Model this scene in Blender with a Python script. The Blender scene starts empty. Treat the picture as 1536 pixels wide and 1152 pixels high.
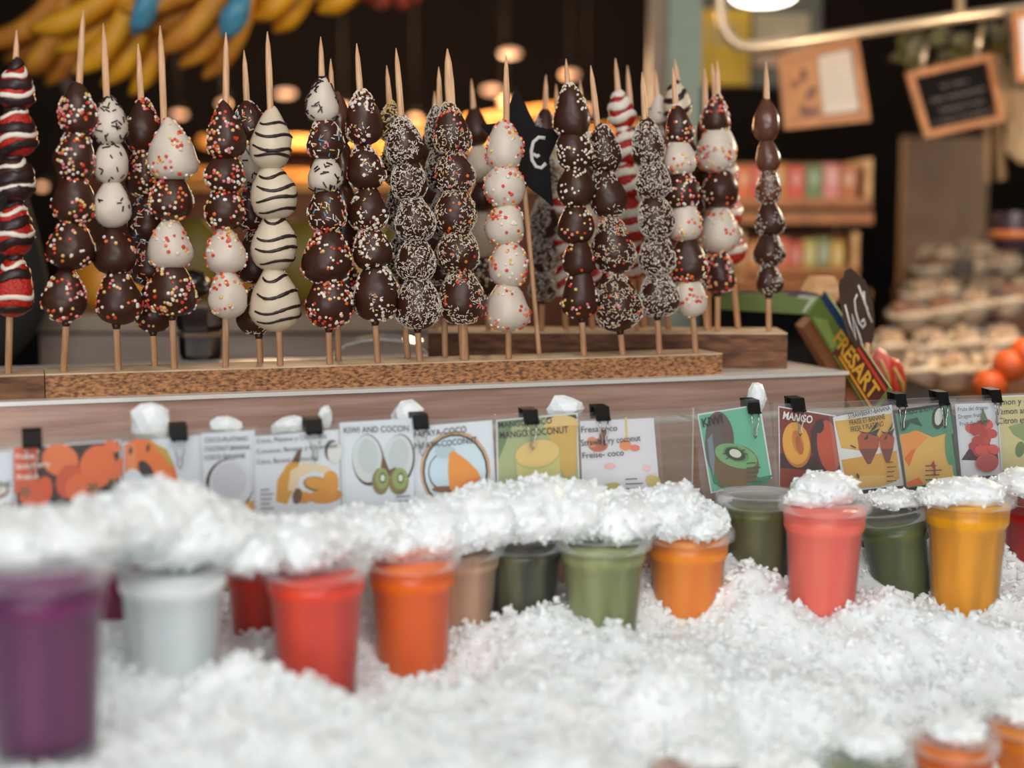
import bpy, bmesh, math, random
from mathutils import Vector, Matrix, noise

# ------------------------------------------------------------------ camera, world, light
F = 1536 * 50.0 / 36.0
CAM = Vector((0, 0, 1.25))
PITCH = math.atan(226 / F)
S = bpy.context.scene
COL = S.collection

cam = bpy.data.cameras.new('camera')
cam.lens = 50; cam.sensor_width = 36; cam.clip_start = 0.05; cam.clip_end = 60
cam.dof.use_dof = True; cam.dof.focus_distance = 1.45; cam.dof.aperture_fstop = 2.2
camo = bpy.data.objects.new('camera', cam); COL.objects.link(camo)
camo.location = CAM; camo.rotation_euler = (math.pi / 2 - PITCH, 0, 0)
S.camera = camo

world = bpy.data.worlds.new('World'); S.world = world; world.use_nodes = True
bg = world.node_tree.nodes['Background']
bg.inputs[0].default_value = (0.93, 0.97, 1.0, 1); bg.inputs[1].default_value = 0.2

def area(name, loc, target, sx, sy, energy, color):
    l = bpy.data.lights.new(name, 'AREA'); l.shape = 'RECTANGLE'; l.size = sx; l.size_y = sy
    l.energy = energy; l.color = color
    o = bpy.data.objects.new(name, l); COL.objects.link(o); o.location = loc
    d = Vector(target) - Vector(loc); o.rotation_euler = d.to_track_quat('-Z', 'Y').to_euler()
    return o
def point(name, loc, energy, color, r=0.05):
    l = bpy.data.lights.new(name, 'POINT'); l.energy = energy; l.color = color; l.shadow_soft_size = r
    o = bpy.data.objects.new(name, l); COL.objects.link(o); o.location = loc
    return o
area('hall_light_over_ice', (0.0, 0.2, 2.35), (0.1, 1.0, 0.9), 1.6, 0.6, 10.5, (1.0, 0.98, 0.95))
area('hall_light_front', (0.7, -0.6, 2.6), (0.05, 1.45, 1.25), 0.9, 0.5, 10, (1.0, 0.92, 0.82))
area('front_fill', (-0.3, -2.6, 1.5), (0.1, 1.3, 1.0), 3.0, 1.8, 60, (0.98, 0.98, 1.0))  # added soft fill from behind the camera, brightens cups and cards

S.view_settings.view_transform = 'Standard'; S.view_settings.look = 'None'
S.view_settings.gamma = 1; S.view_settings.use_curve_mapping = False
S.view_settings.exposure = 0.06
S.cycles.diffuse_bounces = 8; S.cycles.transparent_max_bounces = 16

# ------------------------------------------------------------------ helpers
cP, sP = math.cos(PITCH), math.sin(PITCH)
def ray(px, py):
    x = (px - 768) / F; y = (576 - py) / F
    return Vector((x, cP + y * sP, -sP + y * cP))
def at(px, py, Y):
    r = ray(px, py); return CAM + r * (Y / r.y)
def hit(px, py, p0, n):
    r = ray(px, py); return CAM + r * ((p0 - CAM).dot(n) / r.dot(n))
def zrel(z): return CAM.z + z

def lin(c):
    r = []
    for v in c[:3]:
        v = v / 255.0
        r.append(v / 12.92 if v <= 0.04045 else ((v + 0.055) / 1.055) ** 2.4)
    return (*r, 1)

MATS = {}
def mat(name, rgb=(128, 128, 128), rough=0.5, metal=0.0, spec=0.5, coat=0.0, sss=0.0, noise_amt=0.0, noise_scale=40, rgb2=None, bump=0.0, bump_scale=80, emit=None, estr=0, detail=3, ramp=(0.35, 0.65), stretch=None, sss_r=0.01):
    if name in MATS: return MATS[name]
    m = bpy.data.materials.new(name); m.use_nodes = True; MATS[name] = m
    nt = m.node_tree; b = nt.nodes['Principled BSDF']
    b.inputs['Base Color'].default_value = lin(rgb); b.inputs['Roughness'].default_value = rough
    b.inputs['Metallic'].default_value = metal; b.inputs['Specular IOR Level'].default_value = spec
    b.inputs['Coat Weight'].default_value = coat
    if sss: 
        b.inputs['Subsurface Weight'].default_value = sss; b.inputs['Subsurface Radius'].default_value = (1, .9, .8); b.inputs['Subsurface Scale'].default_value = sss_r
    if emit: b.inputs['Emission Color'].default_value = lin(emit); b.inputs['Emission Strength'].default_value = estr
    tc = nt.nodes.new('ShaderNodeTexCoord'); vec = tc.outputs['Object']
    if stretch:
        mp = nt.nodes.new('ShaderNodeMapping'); mp.inputs['Scale'].default_value = stretch
        nt.links.new(vec, mp.inputs[0]); vec = mp.outputs[0]
    if rgb2 is not None:
        n = nt.nodes.new('ShaderNodeTexNoise'); n.inputs['Scale'].default_value = noise_scale; n.inputs['Detail'].default_value = detail
        nt.links.new(vec, n.inputs['Vector'])
        r = nt.nodes.new('ShaderNodeValToRGB'); r.color_ramp.elements[0].position = ramp[0]; r.color_ramp.elements[1].position = ramp[1]
        r.color_ramp.elements[0].color = lin(rgb); r.color_ramp.elements[1].color = lin(rgb2)
        nt.links.new(n.outputs['Fac'], r.inputs[0]); nt.links.new(r.outputs[0], b.inputs['Base Color'])
    if bump:
        n2 = nt.nodes.new('ShaderNodeTexNoise'); n2.inputs['Scale'].default_value = bump_scale; n2.inputs['Detail'].default_value = 3
        nt.links.new(vec, n2.inputs['Vector'])
        bm_ = nt.nodes.new('ShaderNodeBump'); bm_.inputs['Strength'].default_value = bump; bm_.inputs['Distance'].default_value = 0.004
        nt.links.new(n2.outputs['Fac'], bm_.inputs['Height']); nt.links.new(bm_.outputs[0], b.inputs['Normal'])
    return m
def clear(name, rgb=(255, 255, 255), trans=0.9, rough=0.08, fk=0.8):
    if name in MATS: return MATS[name]
    m = bpy.data.materials.new(name); m.use_nodes = True; MATS[name] = m
    nt = m.node_tree; nt.nodes.remove(nt.nodes['Principled BSDF'])
    t = nt.nodes.new('ShaderNodeBsdfTransparent'); t.inputs[0].default_value = lin(rgb)
    g = nt.nodes.new('ShaderNodeBsdfPrincipled'); g.inputs['Base Color'].default_value = (.85, .88, .88, 1); g.inputs['Roughness'].default_value = rough
    fr = nt.nodes.new('ShaderNodeFresnel'); fr.inputs[0].default_value = 1.4
    ma = nt.nodes.new('ShaderNodeMath'); ma.operation = 'MULTIPLY_ADD'; ma.inputs[1].default_value = fk; ma.inputs[2].default_value = 1 - trans; ma.use_clamp = True
    nt.links.new(fr.outputs[0], ma.inputs[0])
    x = nt.nodes.new('ShaderNodeMixShader'); nt.links.new(ma.outputs[0], x.inputs[0])
    nt.links.new(t.outputs[0], x.inputs[1]); nt.links.new(g.outputs[0], x.inputs[2])
    nt.links.new(x.outputs[0], nt.nodes['Material Output'].inputs[0])
    return m

def link(o, parent=None):
    COL.objects.link(o)
    if parent: o.parent = parent
    return o
class MB:
    """collects polygons in world space; build() makes ONE mesh object"""
    def __init__(s): s.v = []; s.f = []; s.m = []; s.sm = []
    def add(s, vs, fs, mi=0, smooth=False):
        o = len(s.v); s.v += [tuple(v) for v in vs]
        for f in fs: s.f.append(tuple(i + o for i in f)); s.m.append(mi); s.sm.append(smooth)
    def box(s, c, size, M=None, mi=0):
        x, y, z = [k / 2 for k in size]
        vs = [Vector((a * x, b * y, d * z)) for d in (-1, 1) for b in (-1, 1) for a in (-1, 1)]
        if M: vs = [M @ v for v in vs]
        vs = [v + Vector(c) for v in vs]
        s.add(vs, [(0, 2, 3, 1), (4, 5, 7, 6), (0, 1, 5, 4), (2, 6, 7, 3), (0, 4, 6, 2), (1, 3, 7, 5)], mi)
    def slab(s, q, n, t, mi=0):
        """quad q (4 points) extruded by t along n"""
        k = len(q); n = Vector(n) * t; a = [Vector(p) for p in q]; b = [p + n for p in a]
        s.add(a + b, [tuple(range(k))[::-1], tuple(range(k, 2 * k))] + [(i, (i + 1) % k, k + (i + 1) % k, k + i) for i in range(k)], mi)
    def tube(s, pts, r, n=8, mi=0, closed=False, flat=1.0, nrm=None, cap=True):
        pts = [Vector(p) for p in pts]; N = len(pts); rings = []
        rr = r if isinstance(r, (list, tuple)) else [r] * N
        prev = None
        for i, p in enumerate(pts):
            if closed: t = pts[(i + 1) % N] - pts[i - 1]
            else: t = pts[min(i + 1, N - 1)] - pts[max(i - 1, 0)]
            t = t.normalized() if t.length > 1e-9 else Vector((0, 0, 1))
            if nrm: a = Vector(nrm[i])
            else: a = prev if prev else (Vector((0, 0, 1)) if abs(t.z) < 0.9 else Vector((1, 0, 0)))
            a = (a - t * a.dot(t)).normalized(); prev = a; b = t.cross(a)
            rings.append([p + (a * math.cos(2 * math.pi * k / n) * flat + b * math.sin(2 * math.pi * k / n)) * rr[i] for k in range(n)])
        vs = [v for g in rings for v in g]; fs = []
        for i in range(N if closed else N - 1):
            j = (i + 1) % N
            for k in range(n): fs.append((i * n + k, i * n + (k + 1) % n, j * n + (k + 1) % n, j * n + k))
        if not closed and cap:
            fs.append(tuple(range(n))[::-1]); fs.append(tuple((N - 1) * n + k for k in range(n)))
        s.add(vs, fs, mi, True)
    def lathe(s, prof, M, n=24, mi=0, smooth=True, disp=None):
        """prof: list of (r, z)"""
        vs = []; fs = []
        for (r, z) in prof:
            for k in range(n):
                a = 2 * math.pi * k / n; p = Vector((r * math.cos(a), r * math.sin(a), z))
                if disp: p = disp(p)
                vs.append(M @ p)
        for i in range(len(prof) - 1):
            for k in range(n): fs.append((i * n + k, i * n + (k + 1) % n, (i + 1) * n + (k + 1) % n, (i + 1) * n + k))
        s.add(vs, fs, mi, smooth)
    def ball(s, c, rx, ry, rz, M=None, n=14, k=9, mi=0, disp=None):
        vs = []; fs = []
        for i in range(k + 1):
            th = math.pi * i / k
            for j in range(n):
                ph = 2 * math.pi * j / n
                d = Vector((math.sin(th) * math.cos(ph), math.sin(th) * math.sin(ph), math.cos(th)))
                f = disp(d) if disp else 1
                p = Vector((d.x * rx, d.y * ry, d.z * rz)) * f
                if M: p = M @ p
                vs.append(p + Vector(c))
        for i in range(k):
            for j in range(n): fs.append((i * n + j, (i + 1) * n + j, (i + 1) * n + (j + 1) % n, i * n + (j + 1) % n))
        s.add(vs, fs, mi, True)
    def build(s, name, mats, parent=None, kind=None, label=None, cat=None, group=None):
        me = bpy.data.meshes.new(name)
        org = Vector((0, 0, 0))
        if parent: org = wpos(parent)
        elif s.v:
            xs = [v[0] for v in s.v]; ys = [v[1] for v in s.v]; zs = [v[2] for v in s.v]
            org = Vector(((min(xs) + max(xs)) / 2, (min(ys) + max(ys)) / 2, min(zs)))
        me.from_pydata([(v[0] - org.x, v[1] - org.y, v[2] - org.z) for v in s.v], [], s.f)
        if not isinstance(mats, (list, tuple)): mats = [mats]
        for m in mats: me.materials.append(m)
        me.polygons.foreach_set('material_index', s.m); me.polygons.foreach_set('use_smooth', s.sm)
        me.validate(); me.update()
        o = bpy.data.objects.new(name, me); COL.objects.link(o)
        if parent: o.parent = parent
        else: o.location = org
        tag(o, label, cat, group, kind)
        return o
WP = {}
def wpos(o):
    p = Vector((0, 0, 0))
    while o: p += o.location; o = o.parent
    return p
def tag(o, label=None, cat=None, group=None, kind=None):
    if label: o['label'] = label
    if cat: o['category'] = cat
    if group: o['group'] = group
    if kind: o['kind'] = kind
    return o
def thing(name, loc, label, cat, group=None):
    o = bpy.data.objects.new(name, None); o.empty_display_size = 0.02; COL.objects.link(o); o.location = loc
    return tag(o, label, cat, group)
def basis(axis, up=(0, -1, 0)):
    z = Vector(axis).normalized(); x = Vector(up).cross(z).normalized(); y = z.cross(x)
    return Matrix((x, y, z)).transposed()
def m4(M3, t):
    M = M3.to_4x4(); M.translation = Vector(t); return M

def text_geo(body, bold=0.0):
    cu = bpy.data.curves.new('txt', 'FONT'); cu.body = body; cu.offset = bold; cu.resolution_u = 3
    o = bpy.data.objects.new('txt', cu); COL.objects.link(o)
    dg = bpy.context.evaluated_depsgraph_get(); dg.update()
    me = bpy.data.meshes.new_from_object(o.evaluated_get(dg))
    vs = [(v.co.x, v.co.y) for v in me.vertices]; fs = [tuple(p.vertices) for p in me.polygons]
    bpy.data.objects.remove(o); bpy.data.curves.remove(cu); bpy.data.meshes.remove(me)
    x0 = min(v[0] for v in vs); x1 = max(v[0] for v in vs)
    return [((x - x0) / (x1 - x0), y / 0.69) for x, y in vs], fs      # x in 0..1, cap height = 1

# ------------------------------------------------------------------ materials
M_choc = mat('dark_chocolate', (62, 33, 22), 0.38, spec=0.38, bump=0.12, bump_scale=120)
M_milk = mat('milk_chocolate', (98, 58, 42), 0.25, spec=0.6, bump=0.1, bump_scale=150)
M_white = mat('white_chocolate', (216, 202, 186), 0.42, sss=0.1, bump=0.1, bump_scale=120)
M_cream = mat('ivory_chocolate', (218, 200, 174), 0.4, sss=0.1, bump=0.06, bump_scale=60)
M_berry = mat('strawberry_skin', (160, 20, 12), 0.25, rgb2=(206, 42, 18), noise_scale=300, bump=0.5, bump_scale=500)
M_stick = mat('bamboo', (230, 186, 146), 0.5, rgb2=(208, 156, 114), noise_scale=60, stretch=(6, 6, 0.6))
SPR = [mat('sprinkle_red', (214, 66, 40), 0.4), mat('sprinkle_white', (238, 226, 210), 0.45), mat('sprinkle_yellow', (232, 196, 120), 0.4),
       mat('sprinkle_pink', (226, 140, 140), 0.4), mat('sprinkle_orange', (230, 120, 60), 0.4), mat('sprinkle_dark', (44, 24, 22), 0.4), mat('sprinkle_blue', (90, 160, 190), 0.4), M_berry]
M_board = mat('chipboard', (88, 56, 36), 0.75, rgb2=(188, 132, 86), noise_scale=190, detail=6, bump=0.4, bump_scale=200, ramp=(0.33, 0.62), stretch=(1, 1, 2.2))
M_board2 = mat('old_plank', (84, 52, 34), 0.75, rgb2=(132, 88, 58), noise_scale=40, detail=5, bump=0.3, bump_scale=90, stretch=(1, 1, 4))
M_btop = mat('board_top', (214, 190, 160), 0.6, rgb2=(190, 156, 120), noise_scale=30)
M_steel = mat('brushed_steel', (206, 172, 156), 0.38, metal=0.3, rgb2=(182, 146, 130), noise_scale=9, bump=0.05, bump_scale=60, stretch=(1, 1, 14))
M_edge = mat('steel_edge', (240, 238, 232), 0.3, metal=0.3)
M_ice = mat('crushed_ice', (240, 246, 247), 0.4, rgb2=(248, 251, 251), noise_scale=60, bump=0.15, bump_scale=180)
M_black = mat('black_paint', (14, 11, 10), 0.55, spec=.25)
M_wire = mat('clip_wire', (190, 186, 176), 0.2, metal=1.0)
M_wood = mat('pale_wood', (226, 178, 124), 0.55, rgb2=(205, 150, 95), noise_scale=20, stretch=(1, 1, 5))
M_frame = mat('frame_wood', (182, 114, 52), 0.5, rgb2=(156, 92, 40), noise_scale=18)
M_film = clear('laminate', trans=0.99, rough=0.12)
M_acr = clear('acrylic', (250, 250, 248), trans=0.975, rough=0.1)
M_cup = clear('cup_plastic', (252, 254, 254), trans=0.985, rough=0.05, fk=0.5)
M_lid = clear('lid_plastic', (253, 254, 254), trans=0.97, rough=0.08, fk=0.28)
M_paper = mat('white_paper', (226, 232, 238), 0.6)
M_chalk = mat('chalk', (226, 222, 214), 0.8)
def flat(rgb, rough=0.55): return mat('print_%d_%d_%d' % rgb, rgb, rough)

# ------------------------------------------------------------------ the stall's own frame (turned 19 degrees)
A = math.atan(0.348)
U = Vector((math.cos(A), math.sin(A), 0)); V = Vector((-math.sin(A), math.cos(A), 0)); Z = Vector((0, 0, 1))
STEEL0 = Vector((-0.477, 1.324, 0)); BOARD0 = Vector((-0.483, 1.338, 0)); PANEL0 = Vector((-0.419, 1.163, 0))
zS = zrel(-0.157); zB = zrel(-0.1335); zP = zrel(-0.169)
ROT = Matrix.Rotation(A, 3, 'Z')
def s_at(px, p0):          # arc length along a stall line where the image column px crosses it
    k = (px - 768) / F / cP        # X = k*Y approx (at horizon height)
    return (k * p0.y - p0.x) / (U.x - k * U.y)
def on_line(p0, s, v, z): p = p0 + U * s + V * v; p.z = z; return p

# ================================================================== SETTING
def struct(name, mb, m): return mb.build(name, m, kind='structure')
def plain_box(name, c, size, m, **k):
    b = MB(); b.box(c, size); return b.build(name, m, **k)
M_floor = mat('floor_tiles', (70, 62, 56), 0.5, rgb2=(90, 80, 72), noise_scale=4)
M_wall = mat('dark_wall', (34, 22, 15), 0.8, rgb2=(22, 14, 10), noise_scale=2)
M_ceil = mat('dark_ceiling', (18, 15, 13), 0.9)
plain_box('floor', (0, 3.5, -0.05), (9, 9, 0.1), M_floor, kind='structure')
plain_box('wall_back', (0, 7.55, 1.5), (9, 0.1, 3), M_wall, kind='structure')
plain_box('wall_left', (-4.45, 4.6, 1.5), (0.1, 5.8, 3), M_wall, kind='structure')
plain_box('wall_right', (4.45, 4.6, 1.5), (0.1, 5.8, 3), M_wall, kind='structure')
plain_box('ceiling', (0, 4.75, 3.05), (9, 5.7, 0.1), M_ceil, kind='structure')
# pale green and beige columns, tan tiled wall at the right
def column_px(name, x0, x1, y0, y1, Y, depth, m, **k):
    a = at(x0, y0, Y); b = at(x1, y1, Y)
    z0 = k.pop('zbot', b.z); z1 = k.pop('ztop', a.z)
    return plain_box(name, ((a.x + b.x) / 2, Y + depth / 2, (z0 + z1) / 2), (b.x - a.x, depth, z1 - z0), m, **k)
column_px('trim_1', 1003, 1047, 0, 500, 3.3, 0.09, mat('pale_green_paint', (150, 166, 150), 0.5), zbot=0, ztop=3.0, kind='structure')
column_px('trim_2', 976, 1002, 0, 500, 3.32, 0.06, mat('beige_paint', (150, 124, 100), 0.45), zbot=0, ztop=3.0, kind='structure')
column_px('wall_tiled', 1364, 1474, 0, 500, 3.9, 0.04, mat('tan_tiles', (190, 152, 118), 0.5, rgb2=(168, 130, 98), noise_scale=5), zbot=0, ztop=at(1400, 205, 3.9).z, kind='structure')

# ================================================================== COUNTERS
e = s_at(1268, STEEL0)
c = MB()
ctr = on_line(STEEL0, (e - 1.0) / 2, 0.19, zS / 2 - 0.002)
c.box(ctr, (e + 1.0, 0.38, zS - 0.004), ROT)
root = thing('steel_counter', (ctr.x, ctr.y, 0), 'brushed steel counter carrying the skewer boards, behind the fruit cards', 'counter')
c.build('body', M_steel, root)
c = MB(); c.box(on_line(STEEL0, (e - 1.0) / 2, 0.188, zS - 0.002), (e + 1.004, 0.384, 0.004), ROT); c.build('top_edge', M_edge, root)

# display counter with the ice basin
d0 = PANEL0 + V * 0.02
root = thing('display_counter', (0, 0.95, 0), 'steel basin counter holding the crushed ice and juice cups', 'counter')
c = MB(); c.box(on_line(PANEL0, 0.5, -0.31, 0.38), (2.0, 0.62, 0.76), ROT); c.build('base', M_steel, root)
c = MB(); c.box(on_line(PANEL0, 0.5, -0.628, 0.45), (2.0, 0.015, 0.72), ROT); c.build('front_lip', M_steel, root)

def panel(px0, px1, label):
    s0, s1 = s_at(px0, PANEL0), s_at(px1, PANEL0)
    r = thing('acrylic_panel', on_line(PANEL0, (s0 + s1) / 2, 0.002, zrel(-0.44)), label, 'panel', 'acrylic panels holding the cards')
    c = MB(); c.box(on_line(PANEL0, (s0 + s1) / 2, 0.002, (zP + zrel(-0.44)) / 2), (s1 - s0, 0.003, zP - zrel(-0.44)), ROT); c.build('sheet', M_acr, r)
    c = MB(); c.box(on_line(PANEL0, (s0 + s1) / 2, 0.022, zP - 0.0125), (s1 - s0, 0.036, 0.002), ROT); c.build('ledge', M_acr, r)
panel(-260, 1042, 'long clear acrylic panel on the left with the coconut and papaya cards')
panel(1052, 1760, 'clear acrylic panel on the right with the kiwi and mango cards')

# ================================================================== BOARDS
def board(name, p0, s0, s1, width, z0, z1, m, label, parts=True):
    r = thing(name, on_line(p0, (s0 + s1) / 2, width / 2, z0), label, 'board', 'boards the skewers stand in')
    c = MB(); c.box(on_line(p0, (s0 + s1) / 2, width / 2, (z0 + z1 - 0.0015) / 2), (s1 - s0, width, z1 - z0 - 0.0015), ROT); c.build('core', m, r)
    c = MB(); c.box(on_line(p0, (s0 + s1) / 2, width / 2, z1 - 0.0008), (s1 - s0, width, 0.0016), ROT); c.build('veneer', M_btop, r)
sL = s_at(68, BOARD0); sR = s_at(1083, BOARD0)
board('skewer_board', BOARD0, sL - 0.5, sL - 0.001, 0.066, zS, zB, M_board2, 'dark worn chipboard plank under the striped strawberry skewer')
board('skewer_board', BOARD0, sL, sR, 0.066, zS, zB, M_board, 'long speckled chipboard plank holding the front row of skewers')
# rear board, nearly square to the lens, two planks
R0 = at(642, 520, 1.675); R1 = at(1181, 520, 1.652)
UR = (R1 - R0); UR.z = 0; LR = UR.length; UR.normalize(); VR = Vector((-UR.y, UR.x, 0)); ROTR = Matrix((UR, VR, Z)).transposed()
zR = zrel(-0.1155)
r = thing('rear_skewer_board', (R0 + UR * LR / 2 + VR * 0.05).xy.to_3d() + Z * zS, 'pair of stacked brown planks holding the rear row of skewers', 'board', 'boards the skewers stand in')
for k, (a_, b_) in enumerate(((zS, zS + 0.0205), (zS + 0.021, zR - 0.0015))):
    c = MB(); cc = R0 + UR * (LR / 2) + VR * 0.05; cc.z = (a_ + b_) / 2; c.box(cc, (LR, 0.1, b_ - a_), ROTR); c.build('plank', M_board2, r)
c = MB(); cc = R0 + UR * (LR / 2) + VR * 0.05; cc.z = zR - 0.0007; c.box(cc, (LR, 0.1, 0.0015), ROTR); c.build('veneer', M_btop, r)

# ================================================================== SKEWERS
def fruit_profile(th, k): 
    return math.sin(th) * (1 - k * math.cos(th))
def make_fruit(name, ctr, axis, rx, ry, m, spr, seed, parent, kk=0.3, label=None):
    rng = random.Random(seed); kk = min(.62, kk + .12 + rng.uniform(-.1, .12))
    axis = (Vector(axis) + Vector((rng.uniform(-.1, .1), rng.uniform(-.1, .1), 0))).normalized()
    Mx = m4(basis(axis), ctr); n, rows = 22, 14
    mx = max(fruit_profile(math.pi * i / 40, kk) for i in range(41))
    off = Vector((seed * 3.1, seed * 1.7, seed * .9))
    def surf(th, ph):
        rr = fruit_profile(th, kk) / mx * rx
        d = Vector((rr * math.cos(ph), rr * math.sin(ph), ry * math.cos(th)))
        f = 1 + 0.15 * noise.noise(d * 48 + off) + 0.05 * noise.noise(d * 140 + off)
        return Vector((d.x * f, d.y * f, d.z * (1 + 0.03 * noise.noise(d * 40 - off))))
    b = MB(); vs = []; fs = []
    for i in range(rows + 1):
        th = math.pi * i / rows
        for j in range(n): vs.append(Mx @ surf(max(0.02, min(math.pi - 0.02, th)), 2 * math.pi * j / n))
    for i in range(rows):
        for j in range(n): fs.append((i * n + j, (i + 1) * n + j, (i + 1) * n + (j + 1) % n, i * n + (j + 1) % n))
    b.add(vs, fs, 0, True)
    o = b.build(name, m, parent, label=label)
    if not spr: return o
    def frame(th, ph):
        p = surf(th, ph); e1 = surf(th + 0.03, ph) - p; e2 = surf(th, ph + 0.05) - p
        if e2.length < 1e-7: e2 = Vector((0, 1, 0))
        nn = e1.cross(e2).normalized(); e1.normalize(); return p, nn, e1, nn.cross(e1)
    b = MB()
    def rods(cnt, L, w, cols, mask=None, tilt=0.25):
        for _ in range(cnt):
            th = math.acos(max(-0.93, min(0.93, rng.uniform(-1, 1)))); ph = rng.uniform(0, 2 * math.pi)
            p, nn, e1, e2 = frame(th, ph)
            if mask is not None and noise.noise(p * 45 + off * 2) < mask: continue
            a = rng.uniform(0, math.pi); d = e1 * math.cos(a) + e2 * math.sin(a) + nn * rng.uniform(-tilt, tilt); q = nn.cross(d).normalized()
            l = L * rng.uniform(0.6, 1.2) / 2; c0 = p + nn * w * 0.5
            vv = []
            for sg in (-l, l):
                for (x, y) in ((-1, -0.6), (1, -0.6), (0.6, 0.9), (-0.6, 0.9)): vv.append(Mx @ (c0 + d * sg + q * x * w * .5 + nn * y * w * .5))
            b.add(vv, [(0, 1, 5, 4), (1, 2, 6, 5), (2, 3, 7, 6), (3, 0, 4, 7), (0, 3, 2, 1), (4, 5, 6, 7)], rng.choice(cols))
    def dots(cnt, r0, cols, mask=None):
        for _ in range(cnt):
            th = math.acos(max(-0.95, min(0.95, rng.uniform(-1, 1)))); ph = rng.uniform(0, 2 * math.pi)
            p, nn, e1, e2 = frame(th, ph)
            if mask is not None and noise.noise(p * 45 + off * 2) < mask: continue
            r1 = r0 * rng.uniform(0.75, 1.15); a0 = rng.uniform(0, 1)
            K = 5
            low = [Mx @ (p - nn * 0.0004 + (e1 * math.cos(a0 + 2 * math.pi * k / K) + e2 * math.sin(a0 + 2 * math.pi * k / K)) * r1) for k in range(K)]
            hi = [Mx @ (p + nn * r1 * 0.55 + (e1 * math.cos(a0 + 2 * math.pi * k / K) + e2 * math.sin(a0 + 2 * math.pi * k / K)) * r1 * 0.85) for k in range(K)]
            top = Mx @ (p + nn * r1 * 0.75)
            b.add(low + hi + [top], [(k, (k + 1) % K, K + (k + 1) % K, K + k) for k in range(K)] + [(K + k, K + (k + 1) % K, 2 * K) for k in range(K)], rng.choice(cols))
    area_k = rx * ry / (0.021 * 0.023)
    N = lambda x: int(x * area_k)
    conf = [0, 0, 1, 1, 1, 2, 2, 3, 3, 4]
    names = 'sprinkles'
    if spr == 'nonp': dots(N(200), 0.0019, conf, -0.12)
    elif spr == 'few': dots(N(95), 0.0019, conf, -0.05)
    elif spr == 'wnonp': dots(N(120), 0.002, [0, 0, 0, 4, 3, 2, 2, 1, 1], -0.15)
    elif spr == 'wdots': dots(N(210), 0.0016, [1, 1, 1, 2], 0.0)
    elif spr == 'chunks': dots(N(90), 0.0021, [1], 0.0); rods(N(220), 0.003, 0.0011, [1, 1, 2, 3], -0.1)
    elif spr == 'jim': rods(N(120), 0.0062, 0.0014, [5], -0.3, 0.1)
    elif spr == 'jimfew': rods(N(45), 0.005, 0.0014, [5], -0.1, 0.1)
    elif spr == 'coco': rods(N(950), 0.003, 0.0006, [1], -0.35, 0.6)
    elif spr == 'cocol': rods(N(380), 0.003, 0.00065, [1], -0.1, 0.4)
    elif spr == 'cocor': rods(N(680), 0.003, 0.00065, [1, 1, 1, 1, 2], -0.25, 0.5); dots(N(24), 0.0019, [0, 4, 3])
    elif spr == 'mjim': rods(N(170), 0.005, 0.0012, [1, 1, 2, 6, 4, 3, 1], -0.2, 0.15); dots(N(20), 0.0018, [0, 1, 3])
    elif spr == 'pale': rods(N(420), 0.005, 0.0013, [1, 2, 2], None, 0.6)
    if spr in ('stripe', 'redwhite', 'whitestripe', 'darkline'):
        def ring(t0, tilt, w, h, ci, ph0, ph1, wob):
            pts = []; nr = []; st = 26; rr = []
            for i in range(st + 1):
                ph = ph0 + (ph1 - ph0) * i / st
                th = t0 + tilt * math.cos(ph + wob) + 0.06 * math.sin(3 * ph + wob * 5)
                th = max(0.12, min(math.pi - 0.2, th)); p, nn, e1, e2 = frame(th, ph)
                pts.append(Mx @ (p + nn * 0.0002)); nr.append((Mx.to_3x3() @ nn)); rr.append(w * (0.55 + 0.45 * math.sin(math.pi * i / st)) * rng.uniform(.85, 1.15))
            b.tube(pts, rr, 8, ci, flat=h, nrm=nr)
        # angle of the camera-facing side in the fruit's own frame
        loc = Mx.inverted() @ CAM; f = math.atan2(loc.y, loc.x)
        if spr == 'darkline':
            for t in [0.95 + .42 * q_ + rng.uniform(-.12, .12) for q_ in range(4)]: ring(t, 0.16, 0.0018, 0.5, 5, f - 0.9, f + 2.0, rng.uniform(-.3, .3) - f)
        else:
            seq = {'stripe': [(5, .0055), (1, .0024), (5, .005), (1, .0026), (5, .0042)], 'redwhite': [(1, .0048), (1, .0055), (1, .0048)], 'whitestripe': [(5, .003), (5, .0035), (5, .003)]}[spr]
            for i, (ci, w) in enumerate(seq):
                ring(0.55 + 2.1 * i / len(seq) + rng.uniform(-.06, .06), rng.uniform(.12, .3), w, 0.42 if ci == 1 else 0.3, ci, f - 2.4, f + 2.4, rng.uniform(.4, 1.9) - f)
        names = 'chocolate_drizzle'
    b.build(names, SPR, o, kind=None if names == 'chocolate_drizzle' else 'stuff')
    return o

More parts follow.
